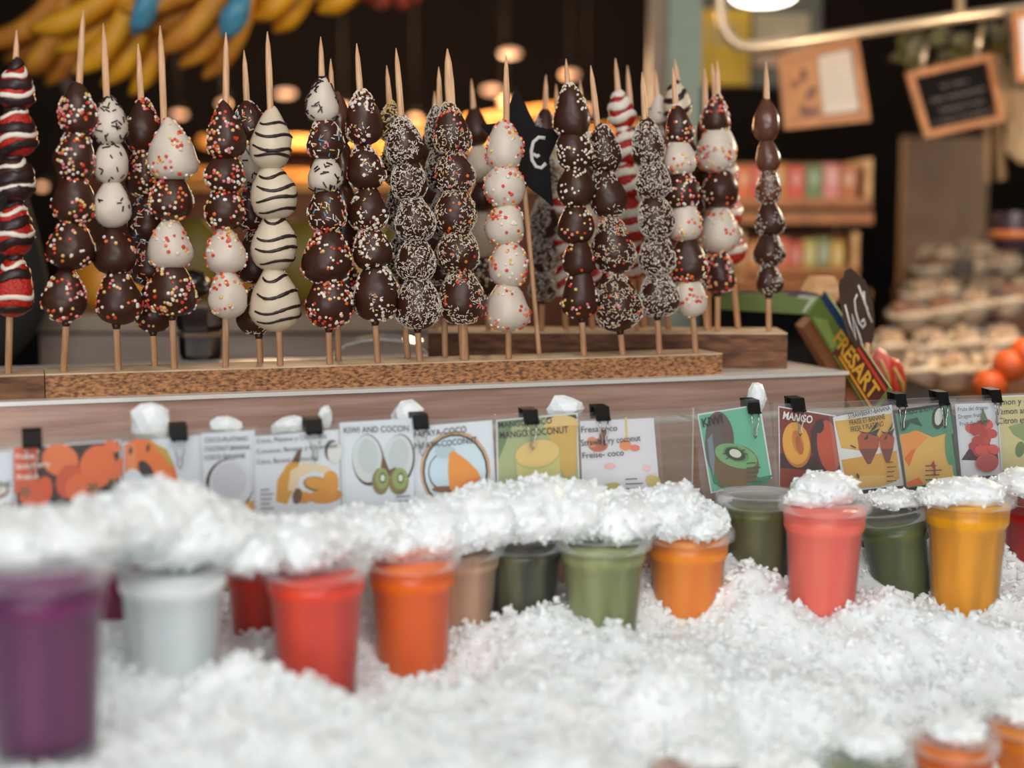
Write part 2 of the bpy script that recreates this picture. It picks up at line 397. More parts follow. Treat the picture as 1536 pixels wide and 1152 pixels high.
seedc = [1]
def skewer(label, tip, base, row, fruits, dv=0.0, lean=0.0, stickr=0.0034):
    bx = base[0]
    if row == 'F': s = s_at(bx, BOARD0 + V * (0.016 + dv)); B = on_line(BOARD0 + V * (0.016 + dv), s, 0, zB)
    else:
        k = (bx - 768) / F / cP; o = R0 + VR * (0.02 + dv); t = (k * o.y - o.x) / (UR.x - k * UR.y); B = o + UR * t; B.z = zR
    Yb = B.y; T = at(tip[0], tip[1], Yb + lean)
    axis = (T - B).normalized()
    r = thing('fruit_skewer', B, label, 'skewer', 'chocolate fruit skewers')
    c = MB(); L = (T - B).length; P0 = B - axis * 0.012
    c.tube([P0, B + axis * (L - 0.036), B + axis * (L - 0.014), T], [stickr, stickr, stickr * 0.72, stickr * 0.12], 8)
    c.build('stick', M_stick, r)
    span = base[1] - tip[1]
    for i, fr in enumerate(fruits):
        cx, cy, rx, ry, m, spr = fr[:6]; kk = fr[6] if len(fr) > 6 else 0.3
        Yi = Yb + lean * (base[1] - cy) / span; P = at(cx, cy, Yi); sc = Yi / F
        seedc[0] += 1
        nm = 'dipped_strawberry'
        rx *= 1.05; ry *= 1.12
        fo = make_fruit(nm, P, axis, rx * sc, ry * sc, m, spr, seedc[0], r, kk)
        if i == len(fruits) - 1 and m in (M_choc, M_milk):
            c = MB(); q = B + axis * (axis.dot(P - B) - ry * sc * 0.99)
            c.tube([q + axis * 0.004, q - axis * 0.003, q - axis * 0.0075], [0.0055, 0.0036, 0.0027], 8); c.build('chocolate_drip', m, fo)
    return r
D, W, C, B_, MK = M_choc, M_white, M_cream, M_berry, M_milk
def col(xs, ys, rx, ry, m, spr, kk=0.3):
    n = len(ys); return [(xs[i] if isinstance(xs, list) else xs, ys[i], rx, ry, m, spr, kk) for i in range(n)]
skewer('strawberry skewer with dark and white chocolate stripes, leftmost of all', (25, 45), (13, 560), 'F',
       [(24, 127, 25, 33, B_, 'stripe'), (24, 194, 27, 38, B_, 'stripe'), (22, 265, 27, 34, D, 'stripe'), (21, 340, 29, 40, B_, 'stripe'), (20, 425, 30, 46, B_, 'stripe')])
skewer('dark chocolate skewer dotted with confetti, tip leaning right, next to striped strawberry one', (125, 15), (96, 558), 'F',
       [(116, 163, 27, 37, D, 'nonp'), (113, 230, 30, 35, D, 'nonp'), (112, 295, 30, 36, D, 'nonp'), (107, 362, 33, 38, D, 'few'), (98, 440, 30, 39, D, 'nonp')])
skewer('skewer of three white chocolate balls with dark sprinkles over two dark ones', (155, 35), (178, 557), 'F',
       [(164, 182, 26, 33, W, 'jim'), (167, 240, 25, 32, W, 'jimfew'), (168, 303, 26, 35, W, 'jimfew'), (172, 374, 29, 34, D, 'few'), (178, 442, 33, 41, D, 'few', 0.4)])
skewer('dark confetti skewer with bare chocolate bottom, behind the one with large white top', (207, 65), (233, 553), 'F',
       [(214, 188, 27, 37, D, 'nonp'), (218, 255, 28, 36, D, 'nonp'), (222, 325, 28, 36, D, 'mjim'), (226, 390, 28, 36, D, 'mjim'), (231, 458, 28, 36, D, 'few')], dv=0.036, lean=0.01)
skewer('skewer topped by a large white chocolate strawberry, alternating white and dark', (240, 38), (262, 555), 'F',
       [(258, 224, 35, 42, W, 'wnonp'), (257, 293, 32, 36, D, 'nonp'), (255, 364, 33, 37, W, 'wnonp'), (257, 430, 35, 40, D, 'nonp')])
skewer('skewer of three dark confetti strawberries above two white confetti ones', (339, 48), (339, 553), 'F',
       [(338, 195, 28, 40, D, 'nonp', 0.4), (338, 255, 27, 32, D, 'nonp'), (337, 310, 27, 32, D, 'nonp'), (338, 374, 29, 33, W, 'wnonp'), (341, 437, 28, 37, W, 'wnonp')])
skewer('mixed sprinkled skewer half hidden behind the white one with brown stripes', (366, 75), (391, 548), 'F',
       [(373, 182, 22, 28, D, 'mjim'), (375, 245, 20, 30, W, 'jim'), (377, 310, 24, 34, D, 'mjim'), (380, 385, 26, 36, D, 'cocol'), (382, 465, 26, 34, D, 'cocol')], dv=0.038, lean=0.012)
skewer('white chocolate skewer of four large drops with thin brown stripes', (401, 47), (421, 549), 'F',
       [(406, 206, 31, 43, C, 'darkline', 0.42), (409, 284, 33, 41, C, 'darkline'), (411, 360, 33, 42, C, 'darkline'), (412, 443, 36, 48, C, 'darkline', 0.45)])
skewer('skewer with white ball with dark sprinkles at top and confetti dark ones below', (481, 55), (495, 547), 'F',
       [(484, 150, 23, 31, W, 'jim'), (487, 207, 25, 31, D, 'mjim'), (488, 258, 25, 29, W, 'jim'), (491, 312, 27, 32, D, 'mjim'), (491, 378, 36, 44, D, 'nonp', 0.45), (494, 445, 33, 43, D, 'nonp', 0.4)])
skewer('plain dark chocolate skewer hidden behind the one with white sprinkled top ball', (496, 88), (508, 546), 'F',
       [(508, 178, 20, 36, MK, None), (513, 245, 20, 34, MK, None), (512, 295, 22, 30, MK, None), (516, 352, 24, 32, D, 'few'), (514, 415, 24, 36, D, 'nonp')], dv=0.04, lean=0.014)
skewer('dark skewer with white crunchy flakes, right of the two close sticks', (535, 65), (567, 546), 'F',
       [(545, 176, 26, 37, D, 'chunks'), (548, 247, 27, 34, D, 'chunks'), (552, 309, 28, 33, D, 'chunks'), (557, 368, 28, 34, D, 'chunks'), (563, 437, 33, 41, D, 'chunks')])
skewer('pale coconut skewer half hidden behind the dark coconut one', (580, 98), (612, 545), 'F',
       [(588, 182, 18, 27, D, 'pale'), (593, 240, 20, 34, D, 'pale'), (600, 310, 22, 36, D, 'coco'), (606, 380, 24, 36, D, 'coco')], dv=0.04, lean=0.012)
skewer('dark skewer evenly coated in fine coconut flakes, left of the red dotted one', (594, 72), (630, 543), 'F',
       [(606, 213, 27, 35, D, 'coco'), (612, 265, 26, 32, D, 'coco'), (621, 324, 29, 35, D, 'coco'), (624, 386, 28, 33, D, 'coco'), (627, 448, 32, 41, D, 'coco', 0.38)])
skewer('coconut skewer hidden behind the one with coconut and red dots', (658, 100), (668, 543), 'F',
       [(657, 190, 20, 30, D, 'coco'), (662, 250, 22, 34, D, 'coco'), (666, 320, 22, 36, D, 'coco'), (668, 390, 22, 36, D, 'cocor')], dv=0.04, lean=0.012)
skewer('dark skewer with coconut flakes and red dots on a thick stick', (671, 73), (697, 540), 'F',
       [(677, 192, 27, 36, D, 'cocor'), (681, 252, 28, 34, D, 'cocor'), (683, 313, 30, 35, D, 'cocor'), (687, 372, 30, 34, D, 'cocor'), (693, 440, 34, 42, D, 'cocor', 0.36)], stickr=0.0052)
skewer('white chocolate skewer with red dots in front of the black star', (759, 83), (763, 540), 'F',
       [(757, 218, 27, 34, W, 'wnonp', 0.15), (757, 277, 29, 32, W, 'wnonp', 0.1), (759, 335, 28, 31, W, 'wnonp', 0.15), (763, 392, 28, 36, W, 'wnonp', 0.2), (761, 457, 32, 37, W, 'wnonp', 0.2)])
skewer('dark skewer with white dots only on its right side, right of the star', (849, 88), (876, 538), 'F',
       [(857, 167, 26, 38, D, 'wdots', 0.35), (861, 220, 26, 32, D, 'wdots'), (863, 275, 26, 33, D, 'wdots'), (864, 333, 25, 31, D, 'few'), (868, 383, 23, 30, D, 'few'), (870, 436, 27, 38, D, 'few')])
skewer('dark coconut skewer with a pale stick, bottom strawberry hanging low', (886, 98), (934, 535), 'F',
       [(905, 222, 25, 33, D, 'cocol'), (909, 285, 26, 38, D, 'cocol'), (919, 365, 30, 42, D, 'cocor'), (924, 447, 33, 45, D, 'cocor', 0.36)])
skewer('dense coconut covered dark skewer in front of the red and white one', (963, 108), (989, 532), 'F',
       [(971, 213, 23, 33, D, 'coco'), (978, 266, 24, 31, D, 'coco'), (983, 322, 26, 33, D, 'coco'), (986, 378, 26, 33, D, 'coco'), (987, 435, 29, 36, D, 'coco', 0.36)])
skewer('alternating dark and white confetti skewer with white bottom ball on the front plank', (1009, 100), (1043, 530), 'F',
       [(1018, 187, 20, 27, D, 'nonp'), (1019, 232, 24, 29, W, 'wnonp'), (1022, 283, 26, 28, D, 'nonp'), (1027, 330, 25, 30, W, 'wnonp'), (1032, 388, 29, 34, D, 'nonp'), (1034, 440, 23, 33, W, 'wnonp')])
# rear row
skewer('slim plain dark skewer with coconut only on lower balls, rightmost of all', (1149, 92), (1152, 497), 'R',
       [(1149, 179, 19, 30, MK, None, 0.35), (1151, 230, 17, 27, MK, None), (1153, 278, 19, 26, MK, 'cocol'), (1154, 325, 21, 27, D, 'cocol'), (1154, 370, 22, 27, D, 'cocol'), (1153, 415, 20, 25, D, 'cocol')])
skewer('skewer with large white second ball and dark confetti bottom, left of rightmost', (1076, 90), (1075, 497), 'R',
       [(1074, 172, 21, 27, D, 'nonp'), (1076, 222, 28, 34, W, 'wnonp', 0.15), (1081, 281, 26, 28, D, 'few'), (1080, 342, 29, 34, W, 'wnonp'), (1077, 402, 25, 34, D, 'nonp')])
skewer('red and white striped strawberry skewer peeking out behind the white and dark one', (1068, 95), (1106, 497), 'R',
       [(1084, 250, 20, 30, B_, 'redwhite'), (1092, 310, 20, 30, B_, 'redwhite'), (1100, 365, 17, 28, B_, 'redwhite')], dv=0.05, lean=0.0)
skewer('dark and white skewer mostly hidden behind the white and dark confetti one', (1057, 102), (1062, 497), 'R',
       [(1060, 200, 17, 26, D, None), (1056, 255, 18, 30, D, None), (1054, 320, 18, 30, C, 'whitestripe')], dv=0.055)
skewer('red and white striped strawberry skewer right of the pale stick one', (923, 87), (955, 497), 'R',
       [(931, 165, 19, 26, B_, 'redwhite'), (938, 215, 20, 28, B_, 'redwhite'), (942, 265, 20, 28, B_, 'redwhite'), (948, 325, 22, 34, B_, 'redwhite'), (951, 390, 22, 26, B_, 'redwhite')])
skewer('skewer with cream and brown zebra top strawberry behind the confetti one', (1012, 88), (1060, 497), 'R',
       [(1016, 152, 21, 28, C, 'whitestripe'), (1030, 230, 18, 30, D, None), (1036, 300, 20, 30, D, None), (1045, 370, 20, 30, C, 'whitestripe')], dv=0.015)
skewer('milk chocolate skewer between the dense coconut and zebra topped ones', (983, 105), (1002, 497), 'R',
       [(988, 165, 15, 22, W, 'jimfew'), (992, 200, 18, 26, MK, None), (998, 270, 18, 30, MK, 'few'), (1002, 340, 20, 30, MK, None), (1003, 410, 20, 30, C, 'whitestripe')], dv=0.035)
skewer('skewer of cream balls behind the pale stick coconut skewer', (941, 98), (965, 496), 'R',
       [(906, 200, 15, 22, C, None), (915, 260, 18, 24, C, None), (925, 330, 18, 26, C, None)][:0] + [(950, 220, 18, 26, MK, None), (955, 290, 20, 30, C, None)], dv=0.06)
skewer('alternating brown and ivory skewer in the rear, left of the star', (707, 118), (733, 497), 'R',
       [(713, 190, 19, 27, D, None), (720, 243, 22, 28, C, None), (723, 292, 20, 22, D, None), (727, 350, 23, 34, C, None), (732, 412, 22, 32, D, 'wdots')], dv=0.02)
skewer('furry grey coconut skewer below the right point of the star', (819, 112), (812, 497), 'R',
       [(817, 190, 18, 25, D, 'coco'), (817, 260, 20, 30, D, 'coco'), (816, 325, 22, 30, D, 'coco'), (815, 378, 22, 28, D, 'coco'), (814, 425, 20, 24, D, 'coco')], dv=0.02)
skewer('red and white striped skewer behind the dark one with white dots', (834, 126), (848, 497), 'R',
       [(838, 235, 17, 26, W, 'wnonp'), (841, 300, 18, 30, B_, 'redwhite'), (844, 360, 18, 28, B_, 'redwhite'), (846, 420, 18, 28, B_, 'redwhite')], dv=0.05)
skewer('dark strawberry skewer behind the pale stick one and the white dotted one', (870, 120), (888, 497), 'R',
       [(876, 210, 16, 26, C, None), (880, 275, 16, 28, D, None), (886, 340, 18, 30, C, None), (888, 405, 18, 28, B_, 'stripe')], dv=0.05)
skewer('dark brown skewer in the rear behind the coconut and red dotted one', (652, 137), (655, 492), 'R',
       [(648, 215, 18, 26, D, 'cocol'), (645, 275, 18, 28, D, None), (650, 345, 18, 30, D, None), (652, 410, 18, 28, D, 'few')], dv=0.03)

# ---- the black star price sign
def outline_sign(r, name, pts, Y, th, m, nrm=None, p0=None):
    n = Vector((0, -1, 0)) if nrm is None else nrm
    q = [hit(x, y, p0 if p0 is not None else at(pts[0][0], pts[0][1], Y), n) for x, y in pts]
    c = MB(); c.slab([p + n * 0 for p in q], n, th); return c.build(name, m, r)
def stroke(c, pts, p0, n, w, mi=0):
    q = [hit(x, y, p0, n) for x, y in pts]
    c.tube(q, w, 6, mi, flat=0.25, nrm=[n] * len(q))
s = s_at(810, BOARD0 + V * 0.05); SB = on_line(BOARD0 + V * 0.05, s, 0, zB); YS = SB.y
sign = thing('star_sign', SB, 'black star shaped chalk sign with a white euro mark on a stick', 'sign')
n0 = Vector((0.12, -1, 0.03)).normalized(); p0 = at(785, 220, YS + 0.02)
outline_sign(sign, 'star_board', [(774, 130), (803, 190), (841, 198), (823, 238), (829, 310), (791, 279), (748, 300), (754, 228), (721, 188), (752, 184)], YS, 0.005, mat('blackboard', (13, 11, 11), 0.7, spec=.2, rgb2=(22, 18, 17), noise_scale=30), n0, p0)
c = MB(); stroke(c, [(818, 207), (808, 206), (800, 213), (797, 226), (798, 240), (804, 250), (812, 252), (819, 245)], p0 + n0 * 0.0055, n0, 0.0022)
stroke(c, [(800, 231), (806, 235), (809, 232)], p0 + n0 * 0.0055, n0, 0.0022); c.build('euro_mark', M_chalk, sign)
c = MB(); top = hit(782, 232, p0 - n0 * 0.003, n0); c.tube([SB - Z * 0.01, top], 0.0028, 8); c.build('stick', M_stick, sign)

# ================================================================== CARDS on the panel
NP = -V
def pan(px, py, off): return hit(px, py, PANEL0 + NP * off + Z * zP, NP)
class Ink:
    def __init__(s, base): s.base = base; s.k = 0; s.mb = MB(); s.cols = []
    def ci(s, rgb):
        if rgb not in s.cols: s.cols.append(rgb)
        return s.cols.index(rgb)
    def poly(s, pts, rgb):
        s.k += 1; o = s.base + 0.00012 * s.k
        q = [pan(x, y, o) for x, y in pts]; s.mb.add(q, [tuple(range(len(q)))], s.ci(rgb))
    def ell(s, cx, cy, rx, ry, rot, rgb, n=22):
        a = math.radians(rot); ca, sa = math.cos(a), math.sin(a)
        s.poly([(cx + rx * math.cos(t) * ca - ry * math.sin(t) * sa, cy + rx * math.cos(t) * sa + ry * math.sin(t) * ca) for t in [2 * math.pi * i / n for i in range(n)]][::-1], rgb)
    def line(s, x0, y0, x1, y1, w, rgb):
        d = math.hypot(x1 - x0, y1 - y0); nx, ny = -(y1 - y0) / d * w / 2, (x1 - x0) / d * w / 2
        s.poly([(x0 + nx, y0 + ny), (x1 + nx, y1 + ny), (x1 - nx, y1 - ny), (x0 - nx, y0 - ny)], rgb)
def letters(parent, items, off):
    """items: (text, x0, y0, x1, y1 baseline ends, cap height px, rgb, bold)"""
    mb = MB(); cols = []
    for (t, x0, y0, x1, y1, h, rgb, bold) in items:
        vs, fs = text_geo(t, bold)
        if rgb not in cols: cols.append(rgb)
        L = math.hypot(x1 - x0, y1 - y0); ux, uy = (x1 - x0) / L, (y1 - y0) / L
        q = [pan(x0 + ux * L * x + uy * h * y, y0 + uy * L * x - ux * h * y, off) for x, y in vs]
        mb.add(q, fs, cols.index(rgb))
    mb.build('lettering', [flat(c_) for c_ in cols], parent)
CARDN = [0]
def card(label, quad, bgc, draw=None, texts=None, margin=7, layer=None, border=None, small=None):
    CARDN[0] += 1; off = 0.0025 + 0.0022 * (layer if layer is not None else CARDN[0] % 2)
    cx = sum(p[0] for p in quad) / 4; cy = sum(p[1] for p in quad) / 4
    bot = pan((quad[2][0] + quad[3][0]) / 2, (quad[2][1] + quad[3][1]) / 2, off)
    r = thing('menu_card', bot, label, 'card', 'laminated fruit juice cards')
    c = MB(); c.slab([pan(x, y, off - 0.0004) for x, y in quad][::-1], NP, 0.0004); c.build('paper', M_paper if border is None else flat(border), r)
    ink = Ink(off)
    if bgc:
        b = border and 4 or 2
        ins = [(x + (b if x < cx else -b), y + (b if y < cy else -b)) for x, y in quad]
        ink.poly(ins[::-1], bgc)
    if draw: draw(ink)
    if small:
        x, y, w, n, rgb = small
        for i in range(n): ink.line(x, y + i * 7, x + w * (0.6 + 0.4 * ((i * 37) % 10) / 10), y + i * 7 - 1, 1.6, rgb)
    if ink.mb.f:
        for i, f in enumerate(ink.mb.f): pass
        ink.mb.build('printed_picture', [flat(c_) for c_ in ink.cols], r)
    if texts: letters(r, texts, off + 0.00012 * (ink.k + 2))
    m = margin; d = [(-m, -m), (m, -m), (m, m), (-m, m)]
    fq = [(x + dx, y + dy) for (x, y), (dx, dy) in zip(quad, d)]
    c = MB(); c.slab([pan(x, y, off + 0.00012 * (ink.k + 4)) for x, y in fq][::-1], NP, 0.0002); c.build('laminate_film', M_film, r)
    return r
K = (40, 36, 36); OR = (232, 112, 52); YE = (222, 168, 62); GR = (96, 150, 96)
card('white card cut by the left edge of the picture beside the strawberry card', [(-60, 684), (18, 676), (20, 752), (-58, 760)], None,
     lambda i: (i.ell(-10, 735, 24, 14, 0, (150, 110, 80)), i.ell(-10, 733, 21, 11, 0, (226, 222, 210))), [('NI', 0, 733, 16, 730, 9, K, .01)], layer=0)
def d1(i):
    i.poly([(20, 672), (56, 669), (56, 735), (22, 740)][::-1], (226, 96, 60))
    for (x, y, a, b, c_) in ((90, 690, 28, 24, (238, 130, 70)), (146, 700, 27, 33, (236, 118, 56)), (104, 722, 20, 26, (214, 92, 44)), (64, 738, 14, 24, (226, 90, 40)), (122, 734, 24, 24, (234, 116, 56)), (168, 670, 13, 9, (236, 120, 60)), (176, 706, 7, 20, (232, 116, 56)), (48, 748, 20, 14, (222, 96, 52))): i.ell(x, y, a, b, 15, c_)
    for (x, y) in ((38, 738), (140, 732), (106, 758), (172, 725)):
        for a in range(5): i.poly([(x, y), (x + 12 * math.cos(a * 1.25), y + 10 * math.sin(a * 1.25)), (x + 8 * math.cos(a * 1.25 + .6), y + 7 * math.sin(a * 1.25 + .6))], (80, 112, 76))
card('orange strawberry photo card with white lettering at the left end', [(18, 672), (181, 660), (182, 762), (24, 772)], (52, 24, 18), d1,
     [('Fresa', 24, 689, 52, 687, 8, (244, 230, 220), .03), ('Strawberry', 24, 704, 76, 699, 8, (244, 230, 220), .03), ('Fraise', 26, 720, 58, 717, 8, (244, 230, 220), .03)], layer=1)
def d2(i):
    i.poly([(186, 668), (205, 658), (226, 660), (250, 676), (262, 700), (269, 730), (248, 728), (222, 716), (196, 700), (188, 712)], (238, 128, 44))
    i.poly([(222, 660), (250, 674), (262, 700), (256, 700), (240, 680)], (206, 168, 60))
    i.ell(219, 706, 9, 17, -32, (44, 30, 28)); i.poly([(188, 672), (203, 664), (204, 700), (190, 706)], (236, 150, 96))
    for (x, y) in ((196, 676), (222, 672)): i.ell(x, y, 3, 6, 10, (110, 70, 40))
card('white card with an orange papaya slice and black seeds', [(184, 664), (302, 652), (304, 760), (186, 768)], None, d2, layer=0)
def d3(i):
    i.ell(344, 728, 36, 40, 0, (70, 48, 44)); i.ell(347, 725, 33, 36, 0, (222, 224, 230)); i.ell(344, 722, 26, 28, 0, (208, 210, 218))
    i.poly([(318, 765), (345, 762), (381, 750), (381, 770), (350, 778), (320, 776)], YE)
card('white card with one large halved coconut above a banana', [(302, 650), (382, 645), (385, 780), (306, 784)], None, d3,
     [('COCO-PLATANO', 307, 664, 372, 661, 7, K, .003), ('COCONUT-BANANA', 307, 677, 375, 674, 7, K, .003), ('COCO-BANANE', 307, 690, 368, 687, 7, K, .003)], layer=1)
def d4(i):
    i.poly([(414, 752), (416, 720), (430, 698), (446, 684), (452, 676), (448, 700), (438, 740), (430, 757)], (216, 158, 50))
    i.poly([(432, 735), (436, 706), (456, 694), (492, 700), (508, 716), (500, 716), (470, 706), (450, 716), (444, 738)], (232, 212, 176))
    i.ell(474, 726, 19, 11, 8, (90, 60, 36)); i.ell(474, 725, 17, 9, 8, (222, 160, 48)); i.ell(488, 744, 26, 11, -6, (216, 150, 44)); i.ell(496, 724, 12, 18, 0, (222, 160, 50)); i.ell(455, 746, 13, 9, 0, (214, 150, 44))
    i.ell(446, 744, 7, 12, 10, (110, 74, 40)); i.poly([(438, 692), (446, 676), (453, 674), (449, 694)], (110, 66, 40))
    for (x, y, c_) in ((498, 676, (90, 70, 60)), (502, 679, (224, 224, 222))): i.ell(x, y, 11, 16, 0, c_)
card('white card with a heap of yellow bananas, right of the large coconut card', [(381, 655), (508, 644), (512, 772), (384, 782)], None, d4,
     [('Coco, Platano y Chocolate', 385, 665, 490, 657, 7, K, .0), ('Coconut, Banana y Chocolate', 385, 681, 506, 671, 7, K, .0), ('Coco, Banane y Chocolat', 386, 696, 478, 690, 7, K, .0)], layer=2, small=(391, 735, 22, 5, (110, 110, 116)))
def d5(i):
    for (x, rot) in ((552, -4), (598, 6)):
        i.ell(x, 690, 24, 39, rot, (72, 56, 44)); i.ell(x - 1, 688, 22.5, 36, rot, (214, 220, 218)); i.ell(x, 684, 15, 26, rot, (200, 208, 208))
    i.poly([(574, 680), (584, 705), (594, 700), (590, 716), (570, 712)], (110, 74, 44))
    for (x, w) in ((571, 13), (598, 15)):
        i.ell(x, 722, w, 20, 0, (140, 120, 64)); i.ell(x + 2, 718, w - 3, 16, 0, (150, 166, 92)); i.ell(x + 3, 717, 5, 8, 0, (60, 60, 44)); i.ell(x + 3, 717, 3.4, 5.4, 0, (226, 226, 206))
card('white card with two coconut halves above two kiwi halves', [(509, 634), (620, 627), (622, 765), (513, 772)], None, d5,
     [('KIWI AND COCON', 516, 650, 613, 647, 9, K, .005)], layer=1, small=(594, 738, 24, 4, (110, 110, 116)))
def d6(i):
    i.ell(683, 706, 53, 60, 0, (206, 170, 130)); i.ell(683, 707, 49, 56, 0, (66, 54, 52)); i.ell(683, 707, 46, 53, 0, (212, 230, 236))
    i.ell(664, 708, 22, 28, 0, (120, 110, 104)); i.ell(664, 707, 20, 25, 0, (206, 226, 236)); i.ell(668, 734, 20, 5, 0, (140, 92, 60)); i.ell(668, 678, 16, 10, 0, (190, 206, 212))
    i.poly([(674, 680), (680, 676), (700, 690), (716, 706), (722, 718), (700, 732), (684, 750), (674, 730), (672, 704)], (236, 156, 56)); i.poly([(700, 720), (722, 716), (700, 732), (684, 750), (690, 730)], (232, 130, 50))
card('white card with an orange papaya wedge inside a round coconut shell', [(618, 640), (738, 630), (745, 762), (624, 772)], None, d6,
     [('PAPAYA-COCO', 621, 657, 700, 648, 9, K, .005), ('PAPAYA-COCONUT', 622, 674, 716, 664, 9, K, .005)], layer=0)
def d7(i):
    i.poly([(746, 632), (792, 628), (768, 640), (748, 690)][::-1], (120, 140, 96)); i.poly([(820, 626), (864, 622), (866, 628), (822, 632)][::-1], (66, 46, 40))
    i.ell(842, 638, 26, 15, -5, (226, 196, 128)); i.poly([(818, 640), (866, 638), (864, 710), (848, 718), (840, 700)][::-1], (212, 176, 92))
    i.poly([(774, 690), (838, 672), (842, 722), (776, 722)][::-1], (206, 200, 130)); i.ell(806, 682, 35, 22, -10, (190, 186, 120)); i.ell(806, 680, 33, 20, -10, (226, 198, 124))
card('pale green mango coconut card with two yellow smoothie tops', [(744, 630), (866, 619), (870, 745), (746, 752)], (176, 184, 134), d7,
     [('MANGO-COCO', 748, 642, 828, 635, 9, K, .008), ('MANGO-COCONUT', 750, 658, 853, 649, 10, K, .008)], layer=1)
def d8(i):
    for (x, y, a, b, c_) in ((897, 668, 15, 10, (196, 110, 80)), (888, 663, 8, 8, (222, 150, 110)), (938, 668, 9, 8, (232, 150, 100)), (952, 672, 8, 5, (230, 130, 100)), (905, 656, 6, 12, (150, 96, 70))): i.ell(x, y, a, b, 0, c_)
    i.line(939, 626, 940, 660, 3, (226, 196, 110)); i.ell(915, 732, 17, 7, -14, (196, 178, 100)); i.ell(980, 722, 12, 9, 30, (206, 190, 124)); i.ell(915, 699, 9, 4, 0, (240, 190, 180)); i.ell(970, 702, 6, 4, 0, (240, 200, 192))
card('whitish strawberry coconut card with pale red fruit, left of the panel gap', [(870, 632), (980, 627), (990, 745), (874, 752)], (224, 222, 226), d8,
     [('Fresa coco', 872, 649, 926, 646, 9, K, .005), ('Strawberry coconut', 872, 669, 961, 661, 9, K, .005), ('Freise- coco', 874, 688, 936, 683, 9, K, .005)], layer=2, small=(938, 719, 30, 4, (100, 96, 100)))
def d9(i):
    i.poly([(1062, 690), (1070, 725), (1086, 735), (1150, 726), (1160, 712), (1140, 716)][::-1], (62, 132, 92))
    i.ell(1080, 657, 21, 40, -6, (104, 84, 72)); i.ell(1072, 674, 14, 40, -6, (100, 92, 88)); i.poly([(1061, 660), (1068, 650), (1074, 700), (1070, 715), (1064, 690)], (126, 140, 148))
    i.ell(1105, 700, 34, 32, -8, (124, 98, 62)); i.poly([(1072, 686), (1136, 704), (1134, 722), (1080, 730)][::-1], (120, 94, 58)); i.ell(1104, 684, 33, 17, 18, (128, 176, 116)); i.ell(1104, 681, 20, 11, 20, (96, 150, 92)); i.ell(1103, 681, 16, 9, 20, (52, 64, 44)); i.ell(1103, 680, 9.5, 6, 20, (222, 226, 206))
    for a in range(8): i.line(1103 + 12 * math.cos(a * .8), 681 + 7 * math.sin(a * .8), 1103 + 19 * math.cos(a * .8), 681 + 11 * math.sin(a * .8), 1.4, (44, 60, 44))
card('tilted teal kiwi card with a brown kiwi cut in half', [(1046, 621), (1140, 606), (1158, 717), (1066, 740)], (112, 190, 156), d9,
     [('KIWI', 1055, 641, 1085, 634, 13, (26, 26, 26), .02)], margin=11, layer=1, small=(1120, 695, 24, 5, (50, 90, 66)))
def d10(i):
    i.poly([(1170, 680), (1260, 690), (1270, 735), (1170, 728)][::-1], (66, 26, 24)); i.poly([(1170, 702), (1220, 706), (1268, 728), (1268, 735), (1170, 730)][::-1], (150, 52, 32))
    i.ell(1195, 668, 21, 34, -8, (200, 130, 40)); i.ell(1194, 665, 20, 32, -8, (230, 172, 66)); i.ell(1197, 664, 8, 19, -14, (206, 134, 48)); i.ell(1199, 668, 5, 14, -14, (186, 104, 40))
    i.ell(1237, 668, 20, 40, -8, (70, 30, 30)); i.ell(1243, 670, 17, 40, -8, (196, 82, 44)); i.ell(1230, 640, 6, 10, 10, (50, 26, 24))
card('dark red mango card with one halved and one whole mango', [(1167, 609), (1254, 623), (1276, 735), (1169, 730)], (132, 40, 28), d10,
     [('MANGO', 1174, 628, 1218, 635, 11, (240, 236, 230), .025)], layer=0, small=(1224, 706, 18, 2, (220, 200, 190)))
def d11(i):
    i.poly([(1252, 632), (1338, 620), (1341, 668), (1290, 676), (1262, 672)][::-1], (220, 176, 92)); i.poly([(1262, 690), (1345, 676), (1350, 718), (1320, 730), (1270, 728)][::-1], (214, 164, 72)); i.ell(1305, 722, 38, 9, -4, (222, 182, 104))
    i.poly([(1254, 634), (1286, 634), (1290, 672), (1262, 672)][::-1], (224, 182, 88))
    for (x, y, w, h) in ((1303, 668, 17, 28), (1331, 668, 11, 26)):
        i.poly([(x - w, y - 12), (x - w * .6, y - 20), (x + w * .6, y - 20), (x + w, y - 10), (x + w * .8, y + 6), (x + 3, y + h), (x - 2, y + h), (x - w * .85, y + 6)][::-1], (176, 84, 50)); i.poly([(x - w * .8, y + 5), (x + w * .8, y + 5), (x + 3, y + h), (x - 2, y + h)][::-1], (120, 66, 54))
        for a in range(5): i.poly([(x, y - 18), (x + w * math.cos(3.5 + a * .7), y - 22 + 14 * math.sin(a * 1.5)), (x + w * .7 * math.cos(3.9 + a * .7), y - 18 + 9 * math.sin(a * 1.7))], (52, 62, 48))
    i.line(1276, 668, 1284, 672, 2, (70, 50, 40)); i.ell(1287, 714, 2, 4, -20, (80, 60, 40))
card('strawberry banana card with two strawberries over yellow banana pieces', [(1249, 626), (1337, 607), (1356, 728), (1266, 738)], (226, 228, 228), d11,
     [('STRAWBERRY-BANANA', 1273, 628, 1336, 615, 7.5, K, .005), ('FRAISE ET BANANE', 1275, 638, 1328, 628, 7.5, K, .005), ('FRESA Y PLATANO', 1277, 648, 1326, 639, 7.5, K, .005)], layer=1, small=(1330, 694, 16, 5, (110, 90, 50)))
